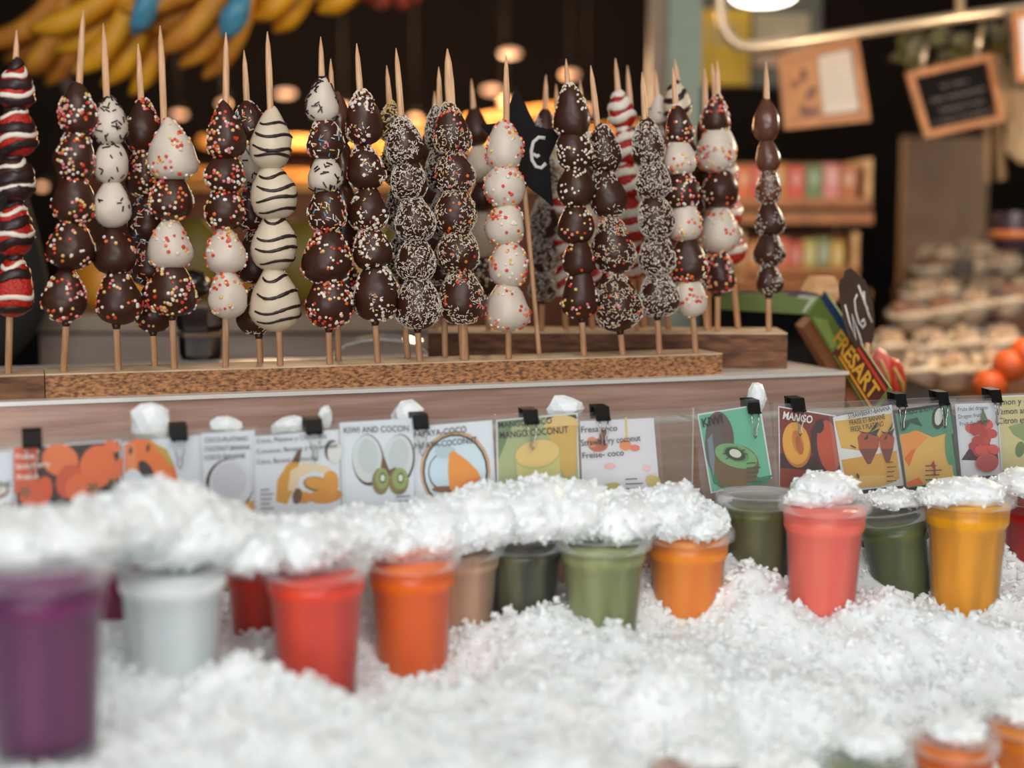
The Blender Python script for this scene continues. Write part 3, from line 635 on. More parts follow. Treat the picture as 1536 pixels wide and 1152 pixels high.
def d12(i):
    i.poly([(1344, 620), (1424, 610), (1430, 650), (1400, 660), (1350, 664)][::-1], (92, 152, 124)); i.poly([(1350, 652), (1376, 646), (1400, 656), (1420, 650), (1432, 722), (1360, 730)][::-1], (224, 184, 96))
    i.poly([(1349, 654), (1374, 645), (1392, 656), (1376, 672), (1364, 690), (1356, 690)][::-1], (232, 156, 72)); i.poly([(1356, 688), (1366, 676), (1374, 672), (1364, 700)][::-1], (224, 112, 44)); i.poly([(1360, 724), (1378, 716), (1386, 726), (1362, 731)][::-1], (228, 120, 50))
    i.ell(1408, 626, 10, 18, 8, (40, 56, 46)); i.ell(1408, 625, 6, 13, 8, (216, 222, 206)); i.poly([(1350, 634), (1376, 626), (1384, 640), (1366, 634), (1358, 646), (1353, 646)][::-1], (44, 84, 68)); i.ell(1424, 672, 6, 26, -4, (96, 150, 110))
    i.poly([(1400, 702), (1396, 698), (1401, 690), (1403, 700), (1404, 714), (1401, 714)], (176, 70, 40))
card('black bordered mango and kiwi card with yellow mango flesh and green top', [(1339, 616), (1426, 604), (1440, 724), (1358, 736)], (96, 156, 128), d12,
     [('MANGO & KIWI', 1349, 624, 1402, 615, 9, (28, 46, 38), .01)], layer=2, border=(34, 30, 28), small=(1388, 699, 28, 5, (110, 84, 44)))
def d13(i):
    rr = random.Random(5)
    i.poly([(1442, 690), (1454, 672), (1496, 676), (1498, 692)][::-1], (72, 40, 44))
    for _ in range(16):
        x, y = 1474 + rr.uniform(-18, 18), 655 + rr.uniform(-22, 24); i.ell(x, y, 9, 7, rr.uniform(0, 90), rr.choice([(206, 74, 62), (222, 92, 78), (190, 60, 54)]))
    for _ in range(14):
        x, y = 1474 + rr.uniform(-20, 20), 650 + rr.uniform(-20, 24); i.poly([(x, y), (x + 3, y + 5), (x - 8, y - 12)], rr.choice([(90, 70, 60), (120, 90, 70), (226, 120, 100)]))
    i.poly([(1471, 632), (1474, 612), (1481, 628), (1480, 640)][::-1], (110, 120, 80)); i.ell(1481, 694, 17, 14, 0, (206, 92, 84)); i.ell(1481, 695, 15, 12, 0, (190, 84, 80))
card('white dragon fruit card with spiky pink red fruit', [(1432, 606), (1496, 604), (1504, 712), (1442, 716)], None, d13,
     [('Fruta del dragon', 1437, 617, 1482, 614, 6, K, .0), ('Dragon fruit', 1438, 628, 1472, 625, 6, K, .0), ('Fruit du dragon', 1440, 639, 1484, 634, 6, K, .0)], layer=1)
def d14(i):
    i.poly([(1512, 640), (1540, 632), (1560, 660), (1540, 664), (1520, 652)][::-1], (150, 170, 110)); i.ell(1530, 674, 7, 12, 10, (110, 140, 84))
card('pale yellow lemon and mint card cut by the right edge of the picture', [(1494, 594), (1590, 590), (1596, 700), (1502, 706)], (218, 208, 150), d14,
     [('Limon y menta', 1494, 608, 1566, 604, 9, K, .005), ('Lemon and mint', 1496, 622, 1570, 618, 9, K, .005), ('Citron et menthe', 1498, 636, 1574, 632, 9, K, .005)], layer=2, margin=3)

# ---- binder clips
def clip(px, py, label, w=15, roll=0.0):
    s = s_at(px, PANEL0); p = on_line(PANEL0, s, 0, zP)
    r = thing('binder_clip', p - Z * 0.02, label, 'clip', 'black binder clips')
    hw = w * .8 * p.y / F; h = 0.0135
    c = MB(); top = 0.0075; x = math.tan(roll)
    prof = [(-0.0075, top - 0.001), (0.0085, top), (0.0055, top - h), (0.0035, top - h), (0.003, top - 0.0015), (-0.003, top - 0.0015), (-0.0095, top - h), (-0.0115, top - h)]
    va = []
    for sx in (-1, 1):
        for (v, z) in prof: va.append(p + U * (sx * hw + z * x) + V * v + Z * z)
    n = len(prof); c.add(va, [tuple(range(n)), tuple(range(n, 2 * n))[::-1]] + [(i, n + i, n + (i + 1) % n, (i + 1) % n) for i in range(n)]); c.build('body', M_black, r)
    base = p - V * 0.0115 + Z * (top - h)
    pts = [base + U * hw * .62, base + U * hw * .5 - Z * 0.010 - V * 0.001, base + U * hw * .22 - Z * 0.016 - V * .001, base + U * hw * .3 - Z * 0.021 - V * .001, base - Z * 0.0245 - V * .001, base - U * hw * .3 - Z * 0.021 - V * .001, base - U * hw * .22 - Z * 0.016 - V * .001, base - U * hw * .5 - Z * 0.010 - V * 0.001, base - U * hw * .62]
    c = MB(); c.tube(pts, 0.0007, 6); c.build('wire_handle', M_wire, r)
    c = MB(); c.tube([base - U * hw + Z * .0004, base + U * hw + Z * .0004], 0.0011, 6); c.build('hinge_roll', M_black, r)
for (px, w, lb) in ((45, 18, 'black binder clip above the orange strawberry photo card'), (265, 16, 'black binder clip beside the papaya slice card'), (467, 16, 'black binder clip on the banana heap card'),
                (627, 15, 'black binder clip between the kiwi coconut and papaya coconut cards'), (792, 14, 'black binder clip on the pale green mango coconut card'), (899, 14, 'black binder clip on the strawberry coconut card'),
                (1125, 12.5, 'black binder clip on the tilted teal kiwi card'), (1192, 13, 'black binder clip on the dark red mango card'), (1345, 11, 'black binder clip at the strawberry banana card corner'),
                (1408, 11, 'black binder clip on the black bordered mango kiwi card'), (1487, 11, 'black binder clip between the dragon fruit and lemon cards')):
    clip(px, 600, lb, w)

# ================================================================== ICE
def lump(b, ctr, rx, ry, rz, rng, sub=3, amp=0.22, fine=0.12):
    bm = bmesh.new(); bmesh.ops.create_icosphere(bm, subdivisions=sub, radius=1)
    o = Vector((rng.uniform(-9, 9), rng.uniform(-9, 9), rng.uniform(-9, 9)))
    vs = []
    for v in bm.verts:
        d = v.co.normalized(); q = Vector((d.x * rx, d.y * ry, d.z * rz))
        f = 1 + amp * noise.noise(q * 28 + o) + fine * noise.noise(q * 90 + o) + fine * .6 * noise.noise(q * 220 + o)
        vs.append(Vector(ctr) + q * f)
    b.add(vs, [tuple(v.index for v in f.verts) for f in bm.faces], 0, sub > 2); bm.free(); return vs
OCT = [Vector(v) for v in ((1, 0, 0), (-1, 0, 0), (0, 1, 0), (0, -1, 0), (0, 0, 1), (0, 0, -1))]
OCF = [(0, 2, 4), (2, 1, 4), (1, 3, 4), (3, 0, 4), (2, 0, 5), (1, 2, 5), (3, 1, 5), (0, 3, 5)]
def shard(b, p, r, rng):
    R = Matrix.Rotation(rng.uniform(0, 6.28), 3, Vector((rng.uniform(-1, 1), rng.uniform(-1, 1), rng.uniform(-1, 1))).normalized())
    sc = (rng.uniform(.6, 1.3), rng.uniform(.6, 1.3), rng.uniform(.4, 1.0))
    b.add([p + R @ Vector((v.x * sc[0] + rng.uniform(-.25, .25), v.y * sc[1] + rng.uniform(-.25, .25), v.z * sc[2])) * r for v in OCT], OCF, 0)
ICEPTS = [(700, 945, 1.33), (790, 930, 1.33), (900, 940, 1.32), (1040, 955, 1.35), (1130, 850, 1.405), (1108, 838, 1.44), (1150, 862, 1.42), (1180, 925, 1.41), (1240, 938, 1.385), (1340, 925, 1.37), (1420, 930, 1.38), (1500, 922, 1.42), (1560, 920, 1.42),
          (600, 1030, 1.24), (540, 1045, 1.12), (380, 1045, 1.03), (250, 1080, 1.0), (160, 1112, 0.93), (60, 1160, .86), (-60, 1150, .9), (700, 1152, .95), (400, 1152, .88), (1040, 1200, 1.08), (1160, 1130, 1.13), (1300, 1225, 1.11), (1432, 1215, 1.14), (1546, 1185, 1.18), (1360, 1095, 1.22), (1490, 1065, 1.27), (1300, 1280, 1.03), (1500, 1240, 1.07), (1600, 1200, 1.1),
          (1000, 1010, 1.2), (1250, 1010, 1.26), (650, 985, 1.28), (160, 930, 1.18), (360, 965, 1.24), (700, 1050, 1.1), (1450, 1000, 1.3),
          (200, 860, 1.3), (500, 850, 1.38), (800, 850, 1.47), (1200, 800, 1.56), (1500, 790, 1.6)]
ICE3 = [at(x, y, Y * .915) for x, y, Y in ICEPTS]
def ice_z(x, y):
    a = w = 0
    for p in ICE3:
        d = (p.x - x) ** 2 + (p.y - y) ** 2 + 1e-4; k = 1 / d ** 1.6; a += p.z * k; w += k
    return a / w
def ice_h(x, y):
    q = Vector((x, y, 0))
    return ice_z(x, y) + 0.02 * noise.noise(q * 13) + 0.010 * noise.noise(q * 36) + 0.005 * noise.noise(q * 95) + 0.003 * noise.noise(q * 210)
b = MB(); nx, ny = 230, 120; rng = random.Random(3)
vs = []
for j in range(ny + 1):
    for i in range(nx + 1):
        s_ = -0.28 + 1.42 * i / nx; v_ = -0.6 + 0.594 * j / ny
        p = PANEL0 + U * s_ + V * v_; vs.append((p.x, p.y, ice_h(p.x, p.y)))
b.add(vs, [(j * (nx + 1) + i, j * (nx + 1) + i + 1, (j + 1) * (nx + 1) + i + 1, (j + 1) * (nx + 1) + i) for j in range(ny) for i in range(nx)], 0, True)
for _ in range(26000):
    s_ = rng.uniform(-0.28, 1.13); v_ = rng.uniform(-0.6, -0.012); p = PANEL0 + U * s_ + V * v_; p.z = ice_h(p.x, p.y) + rng.uniform(-.002, .004)
    shard(b, p, .0014 + .0042 * rng.random() ** 2, rng)
b.build('crushed_ice', M_ice, label='bed of crushed white ice the juice cups stand in', cat='ice', kind='stuff')
# heaps on top of the cups
HEAPS = [(-20, 812, 110, 44, .98), (70, 808, 105, 38, 1.0), (165, 790, 80, 48, 1.08), (230, 778, 85, 58, 1.12), (300, 800, 80, 45, 1.14), (375, 815, 70, 36, 1.17), (450, 812, 80, 36, 1.2), (530, 800, 70, 40, 1.27), (600, 798, 70, 38, 1.33), (665, 790, 66, 46, 1.37),
         (735, 772, 66, 46, 1.42), (800, 762, 66, 46, 1.43), (860, 764, 66, 42, 1.42), (930, 772, 66, 36, 1.42), (1000, 766, 56, 38, 1.45), (1048, 780, 45, 24, 1.45)]
b = MB(); rng = random.Random(8)
def pan_y(px): return 1.3088 / (1 - .348 * (px - 768) / F)
for (px, py, rx, ry, Y) in HEAPS:
    Y = min(Y * .915, pan_y(px) - .066); sc = Y / F; q = lump(b, at(px, py, Y), rx * sc, 0.055, ry * sc, rng, 4, 0.22, 0.12)
    for _ in range(420): shard(b, rng.choice(q), .0014 + .004 * rng.random() ** 2, rng)
b.build('ice_heap', M_ice, label='crushed ice heaped along the cup lids on the left', cat='ice', kind='stuff')
for lb, hs in (('crushed ice heaped on the pink cup', [(1237, 735, 50, 28, 1.47), (1215, 748, 36, 14, 1.45)]), ('crushed ice on the leaning green cup', [(1340, 748, 48, 13, 1.52)]),
               ('crushed ice on the small orange cup at the bottom right', [(1432, 1094, 46, 18, 1.06 / .905)]), ('crushed ice on the green cup at the bottom', [(1300, 1112, 52, 26, 1.03 / .905)]), ('crushed ice on the amber cup in the bottom right corner', [(1546, 1066, 48, 18, 1.1 / .905)]), ('crushed ice on the pale orange cup at the bottom', [(1060, 1128, 60, 18, .99 / .905)]),
               ('crushed ice heaped on the yellow orange cup', [(1445, 738, 58, 22, 1.48), (1410, 745, 40, 13, 1.47)]), ('crushed ice heaped on the red cup at the right edge', [(1550, 724, 60, 22, 1.52)])):
    b = MB()
    for (px, py, rx, ry, Y) in hs:
        Y *= .905; sc = Y / F; q = lump(b, at(px, py, Y), rx * sc, rx * sc * .9, ry * sc, rng, 4, 0.2, 0.14)
        for _ in range(160): shard(b, rng.choice(q), .0014 + .0034 * rng.random() ** 2, rng)
    b.build('ice_heap', M_ice, label=lb, cat='ice', kind='stuff')
# single chunks on the panel ledge
for (px, py, rx, ry, lb) in ((228, 625, 34, 24, 'largest ice chunk standing behind the papaya card'), (340, 634, 24, 9, 'low ice chunk above the large coconut card'), (485, 618, 14, 12, 'thin ice splinter beside the banana card clip'), (435, 630, 30, 6, 'flat ice chunk above the banana card'),
                         (612, 616, 24, 14, 'ice chunk beside the clip of the kiwi coconut card'), (845, 608, 30, 16, 'pointed ice chunk above the mango coconut card'), (1136, 592, 13, 17, 'small upright ice chunk behind the kiwi card clip')):
    s_ = s_at(px, PANEL0); Y = on_line(PANEL0, s_, 0.022, 0).y; sc = Y / F; p = at(px, py, Y); b = MB()
    z0 = zP - 0.0115; h = (p.z + ry * sc) - z0
    lump(b, Vector((p.x, p.y, z0 + h / 2)), rx * sc, 0.012, h / 2, rng, 2, 0.4, 0.25)
    b.build('ice_chunk', M_ice, label=lb, cat='ice', group='ice chunks on the panel ledge')

# ================================================================== CUPS
def cup(px, rim_y, bot_y, Y, hw, rgb, label, rgb2=None, fill=0.87, tilt=0.0, lid=True, jb=.005):
    sc = Y / F; R = hw * sc; top = at(px, rim_y, Y); bot = at(px, bot_y, Y); H = top.z - bot.z
    base = Vector((top.x, Y, bot.z)); Rm = Matrix.Rotation(tilt, 3, 'Y'); M = m4(Rm, base)
    r = thing('juice_cup', base, label, 'cup', 'juice cups in the ice')
    rb = R * 0.72
    def rad(t): return rb + (R * 0.95 - rb) * t
    zs = H * 0.80
    prof = [(rb * .6, 0.004), (rb * .92, 0.001), (rb, 0), (rb * 1.01, H * .02), (rad(.8) * .965, zs - .002), (rad(.82) * .99, zs + .002), (R * .965, H - .004), (R * 1.02, H - .003), (R * 1.03, H), (R * .97, H + .001)]
    c = MB(); c.lathe(prof, M, 36); c.build('cup_wall', M_cup, r)
    mj = mat('juice_%d_%d_%d' % rgb, rgb, 0.3, sss=0.6, rgb2=rgb2 or tuple(int(c_ * .86) for c_ in rgb), noise_scale=55, stretch=(1, 1, .1), sss_r=.006)  # upright colour streaks: pulp, plus painted-in highlights of the cup wall
    fill = min(.975, fill + .06); hj = H * fill; d = 0.0012
    def jr(z): 
        return (rb + (rad(.8) * .965 - rb) * z / zs - d) if z < zs else (R * (.95 + .015 * (z - zs) / (H - zs)) - d)
    zz = [jb, H * .2, H * .4, H * .6, min(zs - .003, hj)] + ([zs + .003, hj] if hj > zs + .003 else [])
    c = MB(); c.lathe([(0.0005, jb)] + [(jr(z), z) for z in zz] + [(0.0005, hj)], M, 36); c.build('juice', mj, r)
    if lid:
        c = MB(); c.lathe([(0.0008, H + .0035), (R * .9, H + .0035), (R * .95, H + .006), (R * 1.05, H + .006), (R * 1.08, H + .003), (R * 1.08, H - .004), (R * 1.045, H - .005)], M, 36); c.build('lid', M_lid, r)
    return r
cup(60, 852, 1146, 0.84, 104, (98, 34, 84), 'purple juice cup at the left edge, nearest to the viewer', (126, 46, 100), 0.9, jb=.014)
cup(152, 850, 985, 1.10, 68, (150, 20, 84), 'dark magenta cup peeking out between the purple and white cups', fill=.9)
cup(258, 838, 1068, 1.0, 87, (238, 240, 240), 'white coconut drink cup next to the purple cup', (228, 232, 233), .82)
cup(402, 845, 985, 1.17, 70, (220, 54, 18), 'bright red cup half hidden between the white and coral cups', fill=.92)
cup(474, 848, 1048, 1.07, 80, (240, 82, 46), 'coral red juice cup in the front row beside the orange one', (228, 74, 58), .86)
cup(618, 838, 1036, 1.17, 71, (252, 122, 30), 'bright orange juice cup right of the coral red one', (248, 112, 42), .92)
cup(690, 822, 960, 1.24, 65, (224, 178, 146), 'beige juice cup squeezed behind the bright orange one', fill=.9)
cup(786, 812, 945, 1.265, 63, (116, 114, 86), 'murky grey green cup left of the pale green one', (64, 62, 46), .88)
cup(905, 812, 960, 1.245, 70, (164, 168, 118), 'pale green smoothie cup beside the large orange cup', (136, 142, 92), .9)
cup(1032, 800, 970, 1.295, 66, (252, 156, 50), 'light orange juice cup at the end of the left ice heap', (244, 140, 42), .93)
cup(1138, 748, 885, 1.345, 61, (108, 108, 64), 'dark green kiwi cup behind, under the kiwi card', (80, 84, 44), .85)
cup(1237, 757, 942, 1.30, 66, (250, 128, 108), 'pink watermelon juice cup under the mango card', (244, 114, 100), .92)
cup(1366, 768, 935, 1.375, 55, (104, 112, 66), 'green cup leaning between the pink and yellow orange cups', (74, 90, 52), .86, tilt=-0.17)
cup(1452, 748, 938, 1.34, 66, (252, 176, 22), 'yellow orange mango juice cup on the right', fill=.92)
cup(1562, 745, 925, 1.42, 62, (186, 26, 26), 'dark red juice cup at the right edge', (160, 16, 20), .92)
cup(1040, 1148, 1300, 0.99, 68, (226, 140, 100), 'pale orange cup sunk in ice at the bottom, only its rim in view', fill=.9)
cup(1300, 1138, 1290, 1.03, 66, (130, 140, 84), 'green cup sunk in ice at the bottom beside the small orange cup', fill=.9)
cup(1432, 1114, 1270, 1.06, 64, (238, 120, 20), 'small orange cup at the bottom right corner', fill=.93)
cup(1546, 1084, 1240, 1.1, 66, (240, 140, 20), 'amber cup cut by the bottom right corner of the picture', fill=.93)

# ================================================================== BACKGROUND, LEFT
# inner steel worktop
TUB = 2.2
a0 = at(58, 472, TUB); a1 = at(640, 472, TUB)
r = thing('steel_worktop', ((a0.x + a1.x) / 2, TUB + .3, 0), 'steel worktop behind the skewers on the left', 'counter')
c = MB(); c.box(((a0.x + a1.x) / 2, TUB + .3, (a0.z - .03) / 2), (a1.x - a0.x, .6, a0.z - .03), None); c.build('body', mat('dull_steel', (176, 158, 146), 0.45, metal=.15, rgb2=(152, 134, 122), noise_scale=5, stretch=(1, 1, 8)), r)
c = MB(); c.box(((a0.x + a1.x) / 2, TUB + .3, a0.z - .013), (a1.x - a0.x + .02, .62, .026), None); c.build('rim', mat('pale_steel', (160, 142, 124), 0.4, metal=.4), r)
zT = a0.z
M_mango = mat('mango_flesh', (222, 140, 30), 0.4, rgb2=(236, 170, 60), noise_scale=12)
M_melon = mat('melon_green', (104, 90, 22), 0.5, rgb2=(126, 104, 34), noise_scale=10)
M_pale = mat('pale_rind', (196, 156, 96), 0.5, rgb2=(176, 130, 72), noise_scale=12)
def cutfruit(px, py, rx, ry, Y, m, label, rot=0.0):
    sc = Y / F; p = at(px, py, Y); R = Matrix.Rotation(rot, 3, 'Y')
    h = ry * sc; p.z = zT + h * .97
    r = thing('tropical_fruit', (p.x, p.y, p.z - h), label, 'fruit', 'fruit on the worktop')
    c = MB(); c.ball(p, rx * sc, rx * sc * .9, h, R, 18, 12, 0, lambda d: 1 + .05 * noise.noise(d * 2 + p * 9) + .12 * max(0, d.z) ** 3); c.build('flesh', m, r)
    c = MB(); q = p + R @ Vector((0, 0, h * 1.08)); c.tube([q - Z * .01, q + Z * .004, q + Z * .012 + Vector((.004, 0, 0))], [.006, .005, .004], 7); c.build('stem', mat('fruit_stem', (90, 70, 40), .7), r)
for (px, py, rx, ry, Y, m, lb, ro) in ((150, 425, 42, 42, 2.35, M_mango, 'orange mango on the worktop left of the white and dark skewer', .3), (208, 418, 36, 40, 2.42, M_mango, 'second orange mango on the worktop beside the first', -.3), (140, 350, 26, 36, 2.62, M_pale, 'pale yellow fruit above the orange mangoes', .2),
                                    (295, 405, 44, 62, 2.5, M_melon, 'green yellow melon left of the white confetti strawberries', 0), (445, 415, 60, 62, 2.5, M_melon, 'large green yellow melon behind the white striped skewer', .2), (395, 430, 40, 42, 2.6, M_mango, 'amber fruit between the two melons', 0), (540, 410, 40, 60, 2.55, M_pale, 'pale fruit behind the white flaked skewer', .15), (600, 415, 44, 58, 2.6, M_melon, 'green melon at the right end of the worktop', -.1)):
    cutfruit(px, py, rx, ry, Y, m, lb, ro)
# dark glassy tubs
M_tub = mat('dark_gloss', (30, 22, 20), 0.12, rgb2=(52, 40, 36), noise_scale=18, coat=.4)
YT = 1.78
for k, (y0, y1, x0, x1, lb) in enumerate(((472, 512, 262, 338, 'upper dark glossy tub behind the white topped skewer'), (514, 556, 268, 334, 'lower dark glossy tub under another tub'))):
    p0_, p1_ = at(x0, y1, YT), at(x1, y0, YT)
    z_lo = zS + (0.0365 if k == 0 else 0.0); z_hi = z_lo + .034
    r = thing('dark_tub', ((p0_.x + p1_.x) / 2, YT, z_lo), lb, 'tub', 'dark tubs on the counter')
    w = (p1_.x - p0_.x) / 2
    c = MB(); c.lathe([(.001, z_lo), (w * .86, z_lo), (w * .94, z_lo + .006), (w * .97, z_hi - .006), (w * .9, z_hi - .002), (.001, z_hi - .002)], m4(Matrix.Identity(3), (((p0_.x + p1_.x) / 2), YT + .0, 0)), 6, smooth=False); c.build('body', M_tub, r)
    c = MB(); c.lathe([(w, z_hi - .006), (w * 1.03, z_hi - .004), (w * 1.03, z_hi), (w * .9, z_hi + .0015), (.001, z_hi + .0015)], m4(Matrix.Identity(3), (((p0_.x + p1_.x) / 2), YT, 0)), 6, smooth=False); c.build('rim', mat('tub_rim', (120, 96, 74), .3), r)
p = at(293, 448, YT); b = MB(); zz = zS + .073
b.ball((p.x, p.y, zz + .019), 22 * YT / F, .02, .019, None, 16, 10, 0, lambda d: 1 + .25 * noise.noise(d * 2.5)); b.build('chocolate_lump', M_tub, label='glossy black chocolate lump on top of the dark tubs', cat='chocolate')
# clear plastic lid lying behind the front plank
p = at(575, 540, 1.72); r = thing('plastic_dome', (p.x, p.y, zS), 'clear plastic lid lying behind the front plank', 'lid')
c = MB(); pts = []
for i in range(9):
    a = math.pi * i / 8; pts.append((.062 * math.cos(a), .034 * math.sin(a) ** .8))
for i in range(8):
    (x0, z0), (x1, z1) = pts[i], pts[i + 1]
    c.add([(p.x + x0, p.y - .02, zS + z0 * .9), (p.x + x1, p.y - .02, zS + z1 * .9), (p.x + x1 * 1.05, p.y + .04, zS + z1), (p.x + x0 * 1.05, p.y + .04, zS + z0)], [(0, 1, 2, 3)], 0, True)
c.build('dome', M_cup, r)
c = MB(); c.tube([(p.x + x, p.y - .02, zS + z * .9) for x, z in pts], .0016, 6); c.build('rim', M_edge, r)

# wooden back shelving with warm lamps
M_shelf = mat('lit_wood', (232, 176, 92), 0.5, rgb2=(206, 140, 64), noise_scale=6)
M_brown = mat('brown_panel', (118, 66, 32), 0.6, rgb2=(92, 50, 24), noise_scale=3)
YW = 5.6
def px_slab(name, parent, pts, Y, depth, m, **k):
    c = MB(); c.slab([at(x, y, Y) for x, y in pts][::-1], (0, 1, 0), depth); return c.build(name, m, parent, **k)
r = thing('back_shelving', (at(400, 400, YW).x, YW, 0), 'brown wooden shelving far behind the skewers under warm lamps', 'shelving')
g = at(60, 500, YW); h = at(960, 240, YW)
c = MB(); c.box(((g.x + h.x) / 2, YW + .35, h.z / 2), (h.x - g.x, .04, h.z)); c.build('back_panel', M_brown, r)
for (x0, y0, x1, y1, t) in ((300, 205, 640, 205, 13), (560, 222, 980, 180, 14), (240, 252, 640, 262, 9), (600, 190, 880, 150, 9)):
    q0, q1 = at(x0, y0, YW), at(x1, y1, YW); d = q1 - q0; c = MB(); hh = t * YW / F
    c.slab([q0, q1, q1 - Z * hh, q0 - Z * hh], (0, 1, 0), .3); c.build('shelf_plank', M_shelf, r)
for x in (250, 560, 960):
    q = at(x, 236, YW); c = MB(); c.box((q.x, YW + .2, q.z / 2), (.05, .3, q.z)); c.build('upright', M_brown, r)
r = thing('wooden_counter', (at(500, 400, 4.2).x, 4.3, 0), 'brown wooden counter front behind the worktop fruit', 'counter')
q0, q1 = at(250, 285, 4.2), at(900, 480, 4.2)
c = MB(); c.box(((q0.x + q1.x) / 2, 4.3, q0.z / 2), (q1.x - q0.x, .2, q0.z)); c.build('front', M_brown, r)
c = MB(); c.box(((q0.x + q1.x) / 2, 4.28, q0.z + .012), (q1.x - q0.x + .04, .28, .024)); c.build('worktop', M_shelf, r)
M_lamp = mat('lamp_glow', (255, 214, 176), .5, emit=(255, 184, 136), estr=1.7)
LAMPS = [(765, 80, 20, 11, 5.0), (738, 135, 19, 12, 5.0), (428, 140, 19, 10, 5.0), (335, 156, 10, 10, 5.2), (268, 172, 14, 9, 5.0), (855, 112, 16, 10, 5.2), (516, 162, 12, 9, 5.4), (622, 178, 12, 9, 5.4), (880, 165, 10, 9, 5.4), (757, 152, 9, 9, 5.5), (63, 280, 9, 9, 4.5)]
LLAB = ['glowing lamp above the white skewer tip, topmost in the background', 'glowing oval lamp left of the star tip', 'glowing lamp right of the white striped skewer stick', 'small glowing lamp behind the stick of the three dark two white skewer', 'glowing lamp right of the large white topped skewer stick', 'glowing lamp behind the tip of the white dotted dark skewer', 'glowing lamp left of the white flaked skewer top', 'glowing lamp left of the coconut skewers', 'dim glowing lamp right of the white dotted dark skewer', 'half hidden glowing lamp just left of the star', 'low glowing lamp right of the striped strawberry skewer']
for (px, py, rx, ry, Y), lb in zip(LAMPS, LLAB):
    p = at(px, py, Y); sc = Y / F
    r = thing('pendant_lamp', p, lb, 'lamp', 'warm lamps in the background')
    c = MB(); c.ball(p, rx * sc * .75, rx * sc * .75, ry * sc * .5, None, 16, 10); c.build('globe', M_lamp, r)
    c = MB(); c.lathe([(.006, ry * sc * 1.6), (.02, ry * sc * 1.5), (.022, ry * sc * .85)], m4(Matrix.Identity(3), p), 12); c.build('cap', M_black, r)
    c = MB(); c.tube([p + Z * ry * sc * 1.5, Vector((p.x, p.y, 3.0))], .003, 5); c.build('cord', M_black, r)
point('lamp_light_a', at(745, 130, 5.3), 30, (1, .62, .32), .08)
point('lamp_light_b', at(430, 160, 5.3), 26, (1, .62, .32), .08)
point('counter_fill', at(430, 200, 3.5), 7, (1, .66, .38), .08)  # added warm fill for the wooden counter front, no lamp hangs here

# bananas hanging along the top left
M_ban = mat('banana_skin', (244, 184, 34), 0.5, rgb2=(216, 136, 24), noise_scale=14, ramp=(.3, .75))
M_ban2 = mat('brown_banana_skin', (190, 112, 34), 0.55, rgb2=(226, 156, 44), noise_scale=16)
M_stem = mat('banana_stem', (120, 90, 40), .7)
rail_z = at(300, -160, 2.5).z
r = thing('hanging_rail', (-.6, 2.5, rail_z), 'steel rail the banana bunches hang from above the picture', 'rail')
c = MB(); c.tube([(-1.3, 2.5, rail_z), (0.1, 2.5, rail_z)], .012, 10); c.build('pipe', M_steel, r)
for x in (-1.25, .05):
    c = MB(); c.tube([(x, 2.5, rail_z), (x, 2.5, 3.0)], .006, 8); c.build('hanger', M_steel, r)
def bunch(px, py, ang, n, L, Y, m, label, curl=1.0, spread=16):
    rng = random.Random(px); hub = at(px, py, Y)
    r = thing('banana_bunch', hub, label, 'bananas', 'banana bunches hanging at the top left')
    for i in range(n):
        a = math.radians(ang + (i - (n - 1) / 2) * spread * .45); back = ((i % 3) - 1) * .045 - .01
        pts = []; rr = []; N = 12
        pos = hub + Vector((0, back, 0)); d = a
        for k in range(N + 1):
            t = k / N; pts.append(pos.copy())
            rr.append(.021 * (0.3 if k == 0 else .42 if k == 1 else min(1, .55 + t * 2.2) if t < .25 else 1 if t < .82 else max(.22, 1 - (t - .82) * 4.2)))
            pos = pos + Vector((math.cos(d), back * .8, math.sin(d))) * (L / N); d += curl * .085
        c = MB(); c.tube(pts, rr, 6); c.build('banana', m, r)
    c = MB(); c.tube([hub + Vector((math.cos(math.radians(ang)) * .02, 0, math.sin(math.radians(ang)) * .02)), hub + Vector((0, 0, .03)), Vector((hub.x, 2.5, rail_z))], [.018, .016, .008], 8); c.build('stalk', M_stem, r)
bunch(222, -55, 262, 6, .225, 2.42, M_ban, 'bright yellow banana bunch behind the two leftmost tall tips', -1.0, 20)
bunch(112, -20, 262, 5, .19, 2.62, M_ban2, 'dull banana bunch lowest at the far left', -1.0, 20)
bunch(365, -70, 252, 6, .22, 2.40, M_ban2, 'brownish banana bunch right of the blue bag', -.9, 18)
bunch(470, -75, 248, 5, .16, 2.5, M_ban, 'yellow banana bunch at the top above the white striped skewer', -.9, 22)
bunch(565, -75, 240, 4, .15, 2.5, M_ban, 'small yellow banana bunch left of the reddish fruit', -.9, 22)
r = thing('hairy_fruit_cluster', at(590, 0, 2.5), 'cluster of reddish brown hairy fruit hanging at the top', 'fruit')
M_ram = mat('red_rind', (150, 52, 26), .7, rgb2=(110, 40, 20), noise_scale=60, bump=.8, bump_scale=120)
rng = random.Random(4)
for i in range(9):
    p = at(556 + (i % 5) * 16, -8 + (i // 5) * -22 + (i % 2) * 8, 2.5 + rng.uniform(-.02, .03)); c = MB()
    c.ball(p, .017, .017, .017, None, 14, 10, 0, lambda d: 1 + .22 * noise.noise(d * 9 + p * 30)); c.build('fruit', M_ram, r)
c = MB(); q = at(590, -20, 2.5); c.tube([q, Vector((q.x, 2.5, rail_z))], .004, 6); c.build('stalk', M_stem, r)
M_blue = mat('blue_plastic', (80, 150, 180), .35, bump=.6, bump_scale=40)
